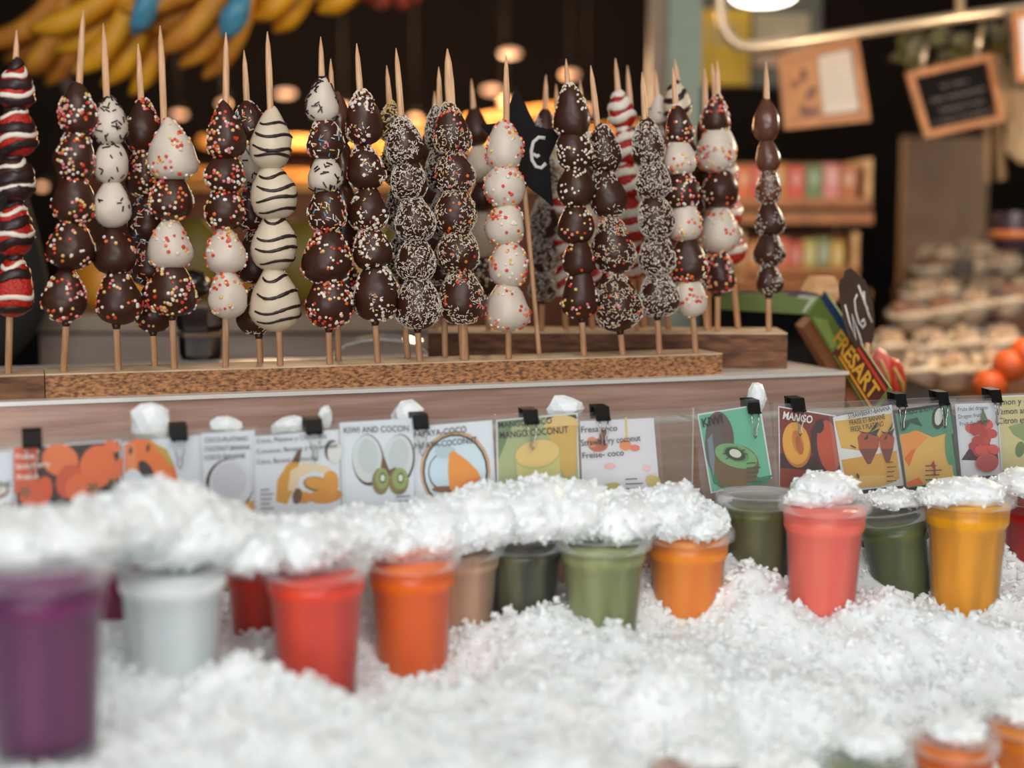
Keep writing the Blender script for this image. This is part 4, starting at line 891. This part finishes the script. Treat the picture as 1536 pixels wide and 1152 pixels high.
for (px, py, rx, ry, lb) in ((224, 4, 17, 52, 'blue plastic bag between the first two banana bunches'), (352, 24, 18, 36, 'blue plastic bag between the brownish and yellow bananas')):
    p = at(px, py, 2.33); sc = 2.33 / F; r = thing('plastic_bag', p - Z * ry * sc, lb, 'bag', 'blue bags among the bananas')
    c = MB(); c.ball(p, rx * sc, .03, ry * sc, Matrix.Rotation(.5, 3, 'Y'), 20, 14, 0, lambda d: 1 + .2 * noise.noise(d * 3 + p * 7)); c.build('bag', M_blue, r)
    c = MB(); c.tube([p + Z * ry * sc * .9, Vector((p.x, 2.5, rail_z))], .006, 6); c.build('knot', M_blue, r)
r = thing('bent_metal_arm', at(75, 82, 2.9), 'bent grey metal arm under the bananas at the left', 'metal arm')
c = MB(); c.tube([at(40, 76, 2.9), at(85, 82, 2.9), at(100, 130, 2.9), at(108, 150, 2.9), (at(108, 150, 2.9).x, 2.9, 0)], .014, 8); c.build('tube', mat('grey_metal', (120, 110, 100), .4, metal=.5), r)

# ---- person in black standing at the left edge
def person():
    bm = bmesh.new(); sk = bm.verts.layers.skin.verify()
    J = {'pel': ((-.98, 2.1, .92), .13), 'sp': ((-.98, 2.1, 1.12), .12), 'ch': ((-.98, 2.1, 1.32), .14), 'nk': ((-.98, 2.1, 1.5), .055), 'hd0': ((-.98, 2.09, 1.57), .075), 'hd': ((-.98, 2.08, 1.66), .088), 'hd1': ((-.98, 2.09, 1.74), .065),
         'sr': ((-.80, 2.1, 1.44), .058), 'er': ((-.715, 2.1, 1.14), .046), 'wr': ((-.80, 1.93, 1.02), .032), 'sl': ((-1.16, 2.1, 1.44), .058), 'el': ((-1.24, 2.1, 1.16), .046), 'wl': ((-1.16, 1.94, 1.02), .032),
         'hr': ((-.88, 2.1, .88), .095), 'kr': ((-.87, 2.09, .48), .06), 'ar': ((-.87, 2.12, .1), .042), 'tr': ((-.87, 2.0, .05), .04), 'hl': ((-1.08, 2.1, .88), .095), 'kl': ((-1.09, 2.09, .48), .06), 'al': ((-1.09, 2.12, .1), .042), 'tl': ((-1.09, 2.0, .05), .04)}
    vv = {k: bm.verts.new(p) for k, (p, r) in J.items()}
    for a, b_ in (('pel', 'sp'), ('sp', 'ch'), ('ch', 'nk'), ('nk', 'hd0'), ('hd0', 'hd'), ('hd', 'hd1'), ('ch', 'sr'), ('sr', 'er'), ('er', 'wr'), ('ch', 'sl'), ('sl', 'el'), ('el', 'wl'), ('pel', 'hr'), ('hr', 'kr'), ('kr', 'ar'), ('ar', 'tr'), ('pel', 'hl'), ('hl', 'kl'), ('kl', 'al'), ('al', 'tl')): bm.edges.new((vv[a], vv[b_]))
    for k, (p, r) in J.items(): vv[k][sk].radius = (r, r)
    vv['pel'][sk].use_root = True
    me = bpy.data.meshes.new('tmp'); bm.to_mesh(me); bm.free()
    o = bpy.data.objects.new('tmp', me); COL.objects.link(o)
    o.modifiers.new('s', 'SKIN'); sb = o.modifiers.new('d', 'SUBSURF'); sb.levels = 2; sb.render_levels = 2
    dg = bpy.context.evaluated_depsgraph_get(); dg.update(); m2 = bpy.data.meshes.new_from_object(o.evaluated_get(dg)); bpy.data.objects.remove(o)
    m2.materials.clear(); m2.materials.append(mat('black_cloth', (20, 19, 20), .85, bump=.3, bump_scale=30)); m2.materials.append(mat('skin', (190, 140, 112), .5, sss=.2))
    for p in m2.polygons:
        p.use_smooth = True; p.material_index = 1 if p.center.z > 1.53 else 0
    r = thing('person', (-.98, 2.1, 0), 'person in black sleeves at the left edge behind the striped strawberry skewer', 'person')
    body = bpy.data.objects.new('body', m2); COL.objects.link(body); body.parent = r; body.matrix_parent_inverse = Matrix.Translation((.98, -2.1, 0))
    c = MB(); c.ball((-.98, 2.115, 1.69), .098, .105, .105, None, 20, 14, 0, lambda d: 1 if d.z > -.2 and (d.y > -.35 or d.z > .45) else .8); c.build('hair', mat('dark_hair', (28, 20, 16), .6), r)
    for sx, wx in ((1, -.80), (-1, -1.16)):
        c = MB(); w = Vector((wx, 1.93, 1.02)); c.ball(w + Vector((-.02 * sx, -.045, -.012)), .036, .048, .018, None, 14, 10)
        for i in range(4):
            q = w + Vector(((-.045 + i * .018) * 1.0 - .02 * sx + .018, -.085, -.012)); c.tube([q, q + Vector((0, -.03, -.004)), q + Vector((0, -.05, -.018)), q + Vector((0, -.055, -.034))], [.0095, .009, .0085, .006], 8)
        q = w + Vector((-.05 * sx, -.035, -.01)); c.tube([q, q + Vector((-.014 * sx, -.03, -.006)), q + Vector((-.008 * sx, -.05, -.016))], [.011, .01, .007], 8); c.build('hand', MATS['skin'], r)
person()

# ================================================================== BACKGROUND, RIGHT
# fruit carton with lettering
fb, ft = at(1212, 472, 1.79), at(1238, 437, 1.79); nb = at(1304, 620, 1.56); nt_ = nb + (ft - fb)
nn = (nb - fb).cross(ft - fb).normalized()
if nn.dot(CAM - fb) < 0: nn = -nn
r = thing('fruit_carton', (nb.x, nb.y, nb.z), 'tilted green fruit carton with yellow lettering beside the steel counter', 'carton')
c = MB(); c.slab([fb, nb, nt_, ft], -nn, .006); c.build('side_panel', flat((112, 136, 62)), r)
def quadpt(u, v, o): 
    a = fb.lerp(nb, u); b2 = ft.lerp(nt_, u); return a.lerp(b2, v) + nn * o
def qpoly(c, pts, o, mi): c.add([quadpt(u, v, o) for u, v in pts], [tuple(range(len(pts)))], mi)
c = MB()
qpoly(c, [(0, .72), (.45, .72), (.5, 1), (0, 1)], .0004, 0); qpoly(c, [(.42, 0), (1, 0), (1, 1), (.5, 1), (.45, .72)], .0003, 1)
qpoly(c, [(.5, .12), (1, .12), (1, .20), (.5, .20)], .0006, 2); qpoly(c, [(.45, .0), (1, .0), (1, .06), (.45, .06)], .0006, 3); qpoly(c, [(.56, .80), (1, .80), (1, .90), (.56, .90)], .0006, 4); qpoly(c, [(.05, .1), (.4, .08), (.42, .3), (.2, .5)], .0005, 5)
c.build('printed_bands', [flat((30, 62, 104)), flat((96, 44, 34)), flat((232, 160, 40)), flat((110, 130, 60)), flat((214, 70, 50)), flat((150, 176, 92))], r)
c = MB(); vs, fs = text_geo('FRESART', .03)
c.add([quadpt(.36 + .60 * x, .27 + .46 * y, .0009) for x, y in vs], fs, 0)
c.build('lettering', [flat((236, 178, 60))], r)
lb_, lt_ = at(1078, 464, 1.86), at(1082, 437, 1.86)
c = MB(); c.slab([lb_, fb, ft, lt_], (0, 1, 0), .006); c.build('long_panel', flat((112, 132, 74)), r)
def lq(u, v): return lb_.lerp(fb, u).lerp(lt_.lerp(ft, u), v) + Vector((0, -.0006, 0))
c = MB()
c.add([lq(0, .78), lq(1, .78), lq(1, 1), lq(0, 1)], [(0, 1, 2, 3)], 0); c.add([lq(.72, .1), lq(.95, .1), lq(.97, .85), lq(.78, .85)], [(0, 1, 2, 3)], 1); c.add([lq(.3, .2), lq(.45, .25), lq(.5, .7), lq(.38, .6)], [(0, 1, 2, 3)], 2)
c.build('printed_bands', [flat((92, 70, 92)), flat((186, 198, 170)), flat((206, 110, 70))], r)
c = MB(); q = [at(1208, 437, 1.80), at(1222, 415, 1.80), at(1252, 415, 1.80), at(1262, 437, 1.79), at(1252, 458, 1.79), at(1225, 440, 1.79)]
c.slab(q[::-1], (0, 1, 0), .035); c.build('corner_block', M_wood, r)
c = MB(); c.slab([fb - nn * .008, nb - nn * .008, nb - nn * .008 + Vector((-.012, 0, -.012)), fb - nn * .008 + Vector((-.012, 0, -.012))], (0, 1, 0), .05); c.build('bottom_flap', flat((150, 96, 60)), r)
# dark stand carrying carton and pedestal
q = at(1290, 600, 1.7); plain_box('pedestal', (q.x + .09, 1.84, (zrel(-.21)) / 2), (.13, .4, zrel(-.21)), M_black, label='dark pedestal under the fruit carton beside the steel counter', cat='pedestal')
# brown plaque price tag
pn = Vector((.72, -.69, .05)).normalized(); pc = at(1290, 475, 1.66)
tagp = thing('price_tag', hit(1300, 545, pc, pn), 'brown tulip shaped price tag with chalk writing beside the fruit carton', 'sign')
oc = [(1277, 402), (1284, 408), (1288, 416), (1296, 418), (1304, 432), (1310, 455), (1312, 480), (1311, 505), (1306, 520), (1300, 545), (1291, 530), (1276, 505), (1268, 480), (1263, 450), (1261, 428), (1264, 418), (1268, 416), (1270, 406)]
c = MB(); c.slab([hit(x, y, pc, pn) for x, y in oc][::-1], -pn, .003); c.build('plaque', mat('brown_plaque', (86, 66, 58), .4, rgb2=(74, 56, 48), noise_scale=20), tagp)
c = MB(); p1 = pc + pn * .0008
for st in ([(1267.5, 457), (1274.7, 485), (1283.9, 510), (1278.4, 472), (1289.3, 503), (1294.8, 523)], [(1285.7, 442), (1282, 450), (1283.5, 466), (1288, 483), (1294, 492), (1298, 486), (1295.7, 479), (1292, 483)], [(1287.5, 428), (1298.5, 457), (1303, 472), (1308, 484)], [(1295.7, 437), (1297, 455), (1302, 464)]): stroke(c, st, p1, pn, .0017)
c.build('chalk_writing', M_chalk, tagp)
c = MB(); q = hit(1300, 540, pc, pn); c.tube([q + Z * .02, Vector((q.x, q.y, zrel(-.21)))], .003, 6); c.build('stake', M_stick, tagp)
# red fruit by the carton
for (px, py, rx, ry, m, lb) in ((1322, 545, 18, 24, mat('pink_flesh', (226, 96, 88), .4, rgb2=(236, 130, 116), noise_scale=30), 'pink fruit slice beside the brown price tag'), (1342, 565, 16, 30, mat('red_fruit', (196, 60, 34), .35, rgb2=(214, 96, 50), noise_scale=30), 'red fruit at the end of the fruit carton')):
    Y = 1.74; sc = Y / F; p = at(px, py, Y); z0 = zrel(-.21); hgt = p.z + ry * sc - z0
    r = thing('red_fruit', (p.x, p.y, z0), lb, 'fruit', 'red fruit by the carton')
    c = MB(); c.ball((p.x, p.y, z0 + hgt / 2), rx * sc, .018, hgt / 2, Matrix.Rotation(-.1, 3, 'Y'), 18, 12, 0, lambda d: 1 + .08 * noise.noise(d * 3 + p * 9)); c.build('flesh', m, r)
    c = MB(); c.tube([(p.x + .006, p.y - .018, z0 + hgt * .2), (p.x + .004, p.y - .021, z0 + hgt * .5), (p.x - .006, p.y - .015, z0 + hgt * .8)], .0024, 6); c.build('leaf_rib', flat((190, 150, 70)), r)

# wooden trays with coloured packets
def tray(x0, x1, y0, y1, Y, cols, names, where, slat):
    a, b_ = at(x0, y1, Y), at(x1, y0, Y); w = b_.x - a.x; h = b_.z - a.z
    r = thing('wooden_tray', ((a.x + b_.x) / 2, Y + .1, a.z), 'slatted wooden tray of coloured packets, ' + where, 'tray', 'wooden trays behind the rightmost skewer')
    c = MB(); c.box(((a.x + b_.x) / 2, Y + .1, a.z + .006), (w, .22, .012)); c.build('bottom', M_frame, r)
    for sx in (a.x, b_.x):
        c = MB(); c.box((sx, Y + .1, a.z + h / 2), (.014, .22, h)); c.build('side', M_wood, r)
    c = MB(); c.box(((a.x + b_.x) / 2, Y + .2, a.z + h / 2), (w, .012, h)); c.build('back', M_frame, r)
    for i in range(slat):
        c = MB(); c.box(((a.x + b_.x) / 2, Y - .012, a.z + .012 + i * .024), (w + .014, .01, .016)); c.build('slat', M_frame, r)
    n = len(cols); pw = (w - .03) / n
    for i, cl in enumerate(cols):
        x = a.x + .015 + pw * (i + .5); ph = h * (.86 + .1 * ((i * 7) % 3) / 3)
        q = thing('fruit_packet', (x, Y + .07, a.z + .012), names[i] + ' packet in the tray ' + where, 'packet', 'coloured packets in wooden trays')
        c = MB(); c.box((x, Y + .07, a.z + .012 + ph * .43), (pw * .92, .1, ph * .86)); c.build('carton', flat(cl), q)
        c = MB(); c.box((x, Y + .0185, a.z + .012 + ph * .55), (pw * .6, .002, ph * .3)); c.build('label_patch', flat(tuple(min(255, int(v * .6 + 100)) for v in cl)), q)
    return r
tray(1092, 1302, 238, 312, 3.0, [(226, 120, 60), (232, 96, 80), (214, 140, 60), (222, 90, 70), (116, 140, 90), (222, 140, 130), (190, 110, 60)], ['first orange', 'coral', 'ochre', 'red orange', 'green', 'pink', 'brown'], 'upper one', 1)
tray(1110, 1282, 348, 432, 3.0, [(206, 130, 60), (190, 120, 60), (222, 110, 60), (206, 80, 60), (190, 170, 80), (130, 140, 90), (206, 160, 60)], ['tan', 'brown', 'orange', 'red', 'olive', 'green', 'yellow'], 'lower one', 2)
q0, q1 = at(1088, 318, 3.0), at(1304, 336, 3.0)
r = thing('shelf_stand', ((q0.x + q1.x) / 2, 3.12, 0), 'dark stand with wooden shelf boards carrying the packet trays', 'shelf')
c = MB(); c.box(((q0.x + q1.x) / 2, 3.1, (q0.z + q1.z) / 2), (q1.x - q0.x, .26, q0.z - q1.z)); c.build('shelf_board', M_frame, r)
lowz = at(1110, 433, 3.0).z
c = MB(); c.box(((q0.x + q1.x) / 2, 3.1, lowz - .012), (q1.x - q0.x, .26, .02)); c.build('shelf_board', M_frame, r)
for x in (q0.x, q1.x):
    c = MB(); c.box((x, 3.24, q0.z / 2), (.03, .03, q0.z)); c.build('post', M_black, r)
c = MB(); c.box(((q0.x + q1.x) / 2, 3.24, (lowz - .02) / 2), (q1.x - q0.x, .02, lowz - .02)); c.build('back', M_black, r)

# bent chrome pipe, hung frames, posters, oval ceiling lamp
YP = 2.7
r = thing('chrome_pipe', at(1300, 55, YP), 'bent cream steel pipe carrying the hanging frames at top right', 'pipe')
pts = [at(x, y, YP) for x, y in ((1078, -420), (1078, -30), (1079, 10), (1084, 40), (1094, 58), (1110, 69), (1130, 71), (1165, 67), (1260, 53), (1420, 28), (1536, 12), (1640, -4))]
c = MB(); c.tube(pts, .0105, 12); c.build('pipe', mat('cream_steel', (226, 200, 166), .25, metal=.6), r)
c = MB(); c.tube([at(1438, -420, YP), at(1440, 24, YP)], .009, 10); c.build('hanger', MATS['cream_steel'], r)
def frame_sign(quad, Y, label, bgm, tw, art=None, texts=(), straps=()):
    q = [at(x, y, Y) for x, y in quad]
    cx = sum((p for p in q), Vector()) / 4
    r = thing('framed_sign', (q[2] + q[3]) / 2, label, 'frame', 'wooden frames hung from the pipe')
    def bl(u, v): return q[0].lerp(q[1], u).lerp(q[3].lerp(q[2], u), v)
    for (u0, v0, u1, v1) in ((0, 0, 1, tw), (0, 1 - tw, 1, 1), (0, tw, tw * .8, 1 - tw), (1 - tw * .8, tw, 1, 1 - tw)):
        c = MB(); c.slab([bl(u0, v1), bl(u1, v1), bl(u1, v0), bl(u0, v0)], (0, -1, 0), .012); c.build('frame_rail', M_frame, r)
    c = MB(); c.slab([bl(0, 1), bl(1, 1), bl(1, 0), bl(0, 0)], (0, 1, 0), .004); c.build('panel', bgm, r)
    if art:
        c = MB(); cols = []
        for k, (pl, rgb) in enumerate(art):
            if rgb not in cols: cols.append(rgb)
            c.add([bl(u, v) + Vector((0, -.0006 - .0002 * k, 0)) for u, v in pl], [tuple(range(len(pl)))], cols.index(rgb))
        c.build('printed_picture', [flat(x) for x in cols], r)
    if texts:
        c = MB(); cols = []
        for (t, u0, u1, v, hgt, rgb) in texts:
            if rgb not in cols: cols.append(rgb)
            vs, fs = text_geo(t, 0.0); c.add([bl(u0 + (u1 - u0) * x, v - hgt * y) + Vector((0, -.004, 0)) for x, y in vs], fs, cols.index(rgb))
        c.build('lettering', [flat(x) for x in cols], r)
    for (x0, y0, x1, y1) in straps:
        c = MB(); c.tube([at(x0, y0, Y - .01), at(x1, y1, Y - .01)], .006, 6); c.build('strap', MATS['cream_steel'], r)
    return r
rr = random.Random(2)
def blob(u, v, a, b_): return [(u + a * math.cos(t * .7), v + b_ * math.sin(t * .7)) for t in range(9)]
art = [([(.1, .12), (.5, .12), (.46, .88), (.1, .88)], (196, 150, 96))] + [(blob(rr.uniform(.16, .4), rr.uniform(.2, .82), .05, .06), rr.choice([(110, 62, 40), (90, 50, 36), (196, 120, 60)])) for _ in range(14)] + [([(.5, .13), (.92, .12), (.92, .86), (.48, .88)], (196, 182, 168)), ([(.1, .86), (.92, .86), (.92, .92), (.1, .92)], (120, 70, 46))]
art[0] = (art[0][0], (176, 118, 62))
art += [([(.54, .2 + k * .07), (.54 + .32, .2 + k * .07), (.54 + .32, .22 + k * .07), (.54, .22 + k * .07)], (206, 150, 130) if k == 0 else (176, 164, 154)) for k in range(8)]
frame_sign([(1165, 84), (1284, 56), (1304, 182), (1176, 195)], YP + .02, 'tilted wooden frame with a fruit photo poster hung on the pipe', flat((176, 140, 104)), .11, art, straps=((1205, 78, 1203, 60), (1262, 66, 1262, 52)))
scrib = []
for ln, (v0, u0, u1) in enumerate(((.3, .36, .66), (.47, .2, .84), (.64, .26, .8), (.8, .16, .86))):
    u = u0
    while u < u1:
        w_ = rr.uniform(.02, .045); a_ = rr.uniform(-.045, .045)
        scrib.append(([(u, v0 - a_), (u + w_, v0 + a_), (u + w_, v0 + a_ + .022), (u, v0 - a_ + .022)], (112, 98, 90))); u += w_ * rr.choice((1.0, 1.0, 1.0, 1.8))
frame_sign([(1356, 110), (1486, 80), (1505, 182), (1386, 208)], YP + .05, 'wooden framed chalkboard with faint writing hung by two straps', mat('chalkboard', (16, 11, 10), .8, spec=.15), .1,
           scrib, straps=((1389, 66, 1382, 104), (1474, 36, 1464, 86)))
frame_sign([(1515, 18), (1640, 5), (1650, 116), (1522, 124)], YP - .03, 'wooden frame with a pale sheet cut by the right edge', flat((206, 206, 212)), .1)
r = frame_sign  # keep
def poster(x0, y0, x1, y1, Y, m, label, inner=None):
    a, b_ = at(x0, y1, Y), at(x1, y0, Y); q = thing('poster', ((a.x + b_.x) / 2, Y, a.z), label, 'poster')
    c = MB(); c.box(((a.x + b_.x) / 2, Y, (a.z + b_.z) / 2), (b_.x - a.x, .006, b_.z - a.z)); c.build('sheet', m, q)
    if inner:
        (u0, v0, u1, v1), im = inner; a, b_ = at(u0, v1, Y - .004), at(u1, v0, Y - .004); c = MB(); c.box(((a.x + b_.x) / 2, Y - .0045, (a.z + b_.z) / 2), (b_.x - a.x, .003, b_.z - a.z)); c.build('printed_patch', im, q)
YQ = 3.45
column_px('wall_partition', 1046, 1230, 0, 130, YQ + .02, .06, mat('grey_green_board', (110, 108, 92), .6), ztop=2.3, kind='structure')
poster(1045, 14, 1126, 128, YQ, mat('yellow_sheet', (252, 200, 36), .5), 'bright yellow poster with a pale patch beside the green column', ((1062, 36, 1108, 68), flat((226, 190, 110))))
poster(1130, 20, 1214, 76, YQ, mat('cream_sheet', (206, 184, 146), .5), 'cream sheet behind the bent pipe, right of the yellow poster')
poster(1130, 82, 1166, 100, YQ, flat((206, 166, 136)), 'small pale strip below the cream sheet')
r = thing('ceiling_lamp', at(1145, -4, 3.0), 'bright white oval lamp cut by the top edge', 'lamp')
p = at(1145, -5, 3.0); c = MB(); c.ball(p, .068, .068, .02, None, 24, 10); c.build('diffuser', mat('white_glow', (255, 250, 240), .5, emit=(255, 246, 230), estr=6), r)
c = MB(); c.lathe([(.074, .004), (.078, .012), (.05, .05), (.012, .06), (.006, 3.0 - p.z)], m4(Matrix.Identity(3), p), 24); c.build('shade', M_black, r)
# hanging leaves behind the chalkboard
M_leaf = mat('dark_leaf', (70, 66, 26), .5, rgb2=(110, 96, 40), noise_scale=20)
r = thing('hanging_foliage', at(1425, 30, 2.9), 'dark green foliage hanging from the pipe above the chalkboard', 'plant')
rng = random.Random(12); q = at(1425, 22, YP); c = MB(); c.tube([q, at(1425, 50, 2.84)], .003, 5); c.build('stem', M_stem, r)
for i in range(26):
    p = at(1420 + rng.uniform(-60, 115), 55 + rng.uniform(-25, 30), 2.85 + rng.uniform(-.05, .05)); d = Vector((rng.uniform(-1, 1), rng.uniform(-.4, .4), rng.uniform(-1, -.1))).normalized() * .05; w = d.cross(Vector((0, 1, .2))).normalized() * .016
    c = MB(); c.slab([p, p + d * .5 + w, p + d, p + d * .5 - w], (0, 1, 0), .0015); c.build('leaf', M_leaf, r)
# cream cloth hanging at the right edge
r = thing('hanging_cloth', at(1520, 260, 2.95), 'cream cloth with tied ends hanging at the right edge', 'cloth')
M_cloth = mat('cream_cloth', (206, 176, 138), .8, rgb2=(186, 152, 114), noise_scale=8)
def sheet(pts_l, pts_r, Y, name):
    c = MB(); n = len(pts_l); vs = []; K = 10
    for i in range(n):
        for k in range(K + 1):
            t = k / K; x = pts_l[i][0] + (pts_r[i][0] - pts_l[i][0]) * t; y = pts_l[i][1] + (pts_r[i][1] - pts_l[i][1]) * t
            vs.append(at(x, y, Y + .018 * math.sin(t * 9 + i * .6)))
    m_ = len(vs); vs += [v + Vector((0, .006, 0)) for v in vs]
    f1 = [(i * (K + 1) + k, i * (K + 1) + k + 1, (i + 1) * (K + 1) + k + 1, (i + 1) * (K + 1) + k) for i in range(n - 1) for k in range(K)]
    c.add(vs, f1 + [tuple(x + m_ for x in f[::-1]) for f in f1], 0, True); c.build(name, M_cloth, r)
sheet([(1500, 70), (1512, 110), (1505, 150), (1512, 190), (1508, 225), (1530, 245)], [(1600, 60), (1610, 110), (1615, 150), (1620, 190), (1620, 225), (1600, 250)], 2.95, 'drape')
sheet([(1486, 60), (1490, 85), (1478, 110), (1490, 150), (1500, 180)], [(1500, 60), (1515, 85), (1520, 110), (1518, 150), (1520, 180)], 2.96, 'fold')
sheet([(1474, 160), (1474, 220), (1475, 272)], [(1489, 160), (1488, 220), (1488, 275)], 2.98, 'tie_strip'); sheet([(1491, 160), (1493, 220), (1497, 272)], [(1503, 160), (1506, 220), (1511, 268)], 2.98, 'tie_strip')
c = MB(); c.tube([at(1510, 80, 2.95), at(1512, 16, YP)], .004, 6); c.build('cord', M_cloth, r)
# ring / tape roll
p = at(1520, 342, 2.75); r = thing('round_jar', p - Z * .06, 'dark round jar with an orange rim at the right edge', 'jar')
c = MB(); c.lathe([(.02, -.045), (.036, -.04), (.042, 0), (.04, .03)], m4(Matrix.Identity(3), p), 20); c.build('jar_wall', mat('dark_jar', (60, 44, 52), .3), r)
c = MB(); c.tube([p + Vector((.04 * math.cos(t * .314), .04 * math.sin(t * .314), -.012)) for t in range(20)], .009, 8, closed=True); c.build('rim_band', mat('copper_band', (190, 110, 64), .35), r)

# sweets stand with clear trays of nuts
M_nut = mat('caramel_nuts', (184, 142, 102), .2, rgb2=(232, 206, 170), noise_scale=25, coat=1)
M_nut2 = mat('brown_nuts', (140, 84, 50), .35, rgb2=(190, 136, 92), noise_scale=25, coat=.5)
M_wrap = clear('clear_wrap', trans=.95, rough=.06)
M_tray = mat('cream_plastic', (232, 208, 176), .15, coat=.6)
stand = thing('sweets_stand', (1.05, 2.9, 0), 'stepped stand carrying the clear trays of nuts at the right', 'stand')
steps = [(2.28, 590), (2.46, 545), (2.64, 500), (2.82, 460), (3.0, 425), (3.18, 398)]
for i, (Y, y) in enumerate(steps):
    zt = at(1430, y, Y).z - .012; c = MB(); x0 = at(1318 + i * 14, y, Y).x; c.box(((x0 + 1.6) / 2, Y + .09, zt / 2), (1.6 - x0, .18, zt)); c.build('step', mat('brown_step', (110, 70, 44), .6), stand)
rng = random.Random(21); words = ['front step', 'second step', 'third step', 'fourth step', 'fifth step', 'top step']
for i, (Y, y) in enumerate(steps):
    zt = at(1430, y, Y).z - .012; n = 4 if i < 4 else 3; x_first = 1345 + i * 16
    for k in range(n):
        px = x_first + k * (60 - i * 2) + rng.uniform(-13, 13); sc = Y / F; rx = (32 - i * 1.0) * sc * rng.uniform(.9, 1.12); zt += rng.uniform(-.002, .01); X = (px - 768) / F * Y
        ordw = ['first', 'second', 'third', 'fourth'][k]
        t = thing('nut_tray', (X, Y + .08, zt), '%s clear wrapped tray of nuts from the left on the %s' % (ordw, words[i]), 'tray', 'clear trays of nuts')
        M = m4(Matrix.Identity(3), (X, Y + .08, zt))
        c = MB(); c.lathe([(.001, 0), (rx * .7, 0), (rx * .95, .028), (rx, .03), (rx * .9, .03), (rx * .65, .006), (.001, .006)], M, 18); c.build('bowl', M_tray, t)
        c = MB(); c.tube([Vector((X, Y + .08, zt + .032)) + Vector((rx * math.cos(a * .35), rx * math.sin(a * .35) * .95, .003 * math.sin(a))) for a in range(18)], .006, 7, closed=True); c.build('rim', M_tray, t)
        c = MB()
        for _ in range(26):
            a = rng.uniform(0, 6.28); q = rx * .8 * math.sqrt(rng.random()); hh = .03 + .022 * (1 - (q / rx) ** 2) + rng.uniform(-.004, .006)
            c.ball((X + q * math.cos(a), Y + .08 + q * math.sin(a), zt + hh), .011, .009, .009, None, 7, 5)
        c.build('nuts', rng.choice([M_nut, M_nut, M_nut2]), t, kind='stuff')
        c = MB(); o_ = Vector((px, i * 7, k)); c.ball((X, Y + .08, zt + .03), rx * .98, rx * .95, .034, Matrix.Rotation(rng.uniform(-.2, .2), 3, 'X'), 22, 14, 0, lambda d: 1 + .16 * noise.noise(d * 3.2 + o_) + .09 * noise.noise(d * 8 + o_)); c.build('wrap', M_wrap, t)
p = at(1445, 402, 2.95); c = MB(); r = thing('small_price_card', (p.x, p.y, p.z - .03), 'small dark price card standing on the nut trays', 'sign')
c.box((p.x, p.y, p.z), (.045, .003, .034)); c.build('board', mat('grey_board', (70, 58, 50), .6), r)
c = MB()
for k in range(3): c.box((p.x, p.y - .002, p.z + .009 - k * .009), (.032, .001, .003))
c.build('chalk_lines', flat((120, 104, 92)), r)
c = MB(); c.tube([(p.x, p.y + .002, p.z - .017), (p.x, p.y + .004, p.z - .06)], .002, 5); c.build('stake', M_stick, r)
for (px, py, lb) in ((1515, 548, 'orange fruit behind the lemon card'), (1540, 530, 'orange fruit at the right edge above the lemon card'), (1485, 578, 'orange fruit low beside the lemon card clip')):
    Y = 2.1; sc = Y / F; p = at(px, py, Y); rr_ = 26 * sc
    r = thing('orange', p - Z * rr_, lb, 'fruit', 'oranges at the right edge')
    c = MB(); c.ball(p, rr_, rr_, rr_ * .96, None, 20, 14, 0, lambda d: 1 - .06 * max(0, d.z) ** 8); c.build('peel', mat('orange_peel', (226, 96, 40), .4, bump=.3, bump_scale=300), r)
    c = MB(); c.lathe([(.001, .004), (.004, .003), (.005, 0)], m4(Matrix.Identity(3), p + Z * rr_ * .9), 8); c.build('stem_button', M_stem, r)
zc = at(1515, 548, 2.1).z
plain_box('fruit_shelf', (at(1530, 560, 2.1).x + .02, 2.12, .49), (.2, .14, .98), M_black, label='dark stand under the oranges at the right edge', cat='stand')
for k, q in enumerate(((.72, 2.0, 1.5), (1.05, 2.1, 1.52))): point('nut_sparkle_light_%s' % 'abc'[k], q, 8, (1, .84, .64), .02)  # added unseen point lights, brighten the nut trays and make them sparkle
area('stall_light_frames', (.6, 1.6, 2.7), (.8, 2.9, 1.5), .5, .3, 1.2, (1, .78, .52))
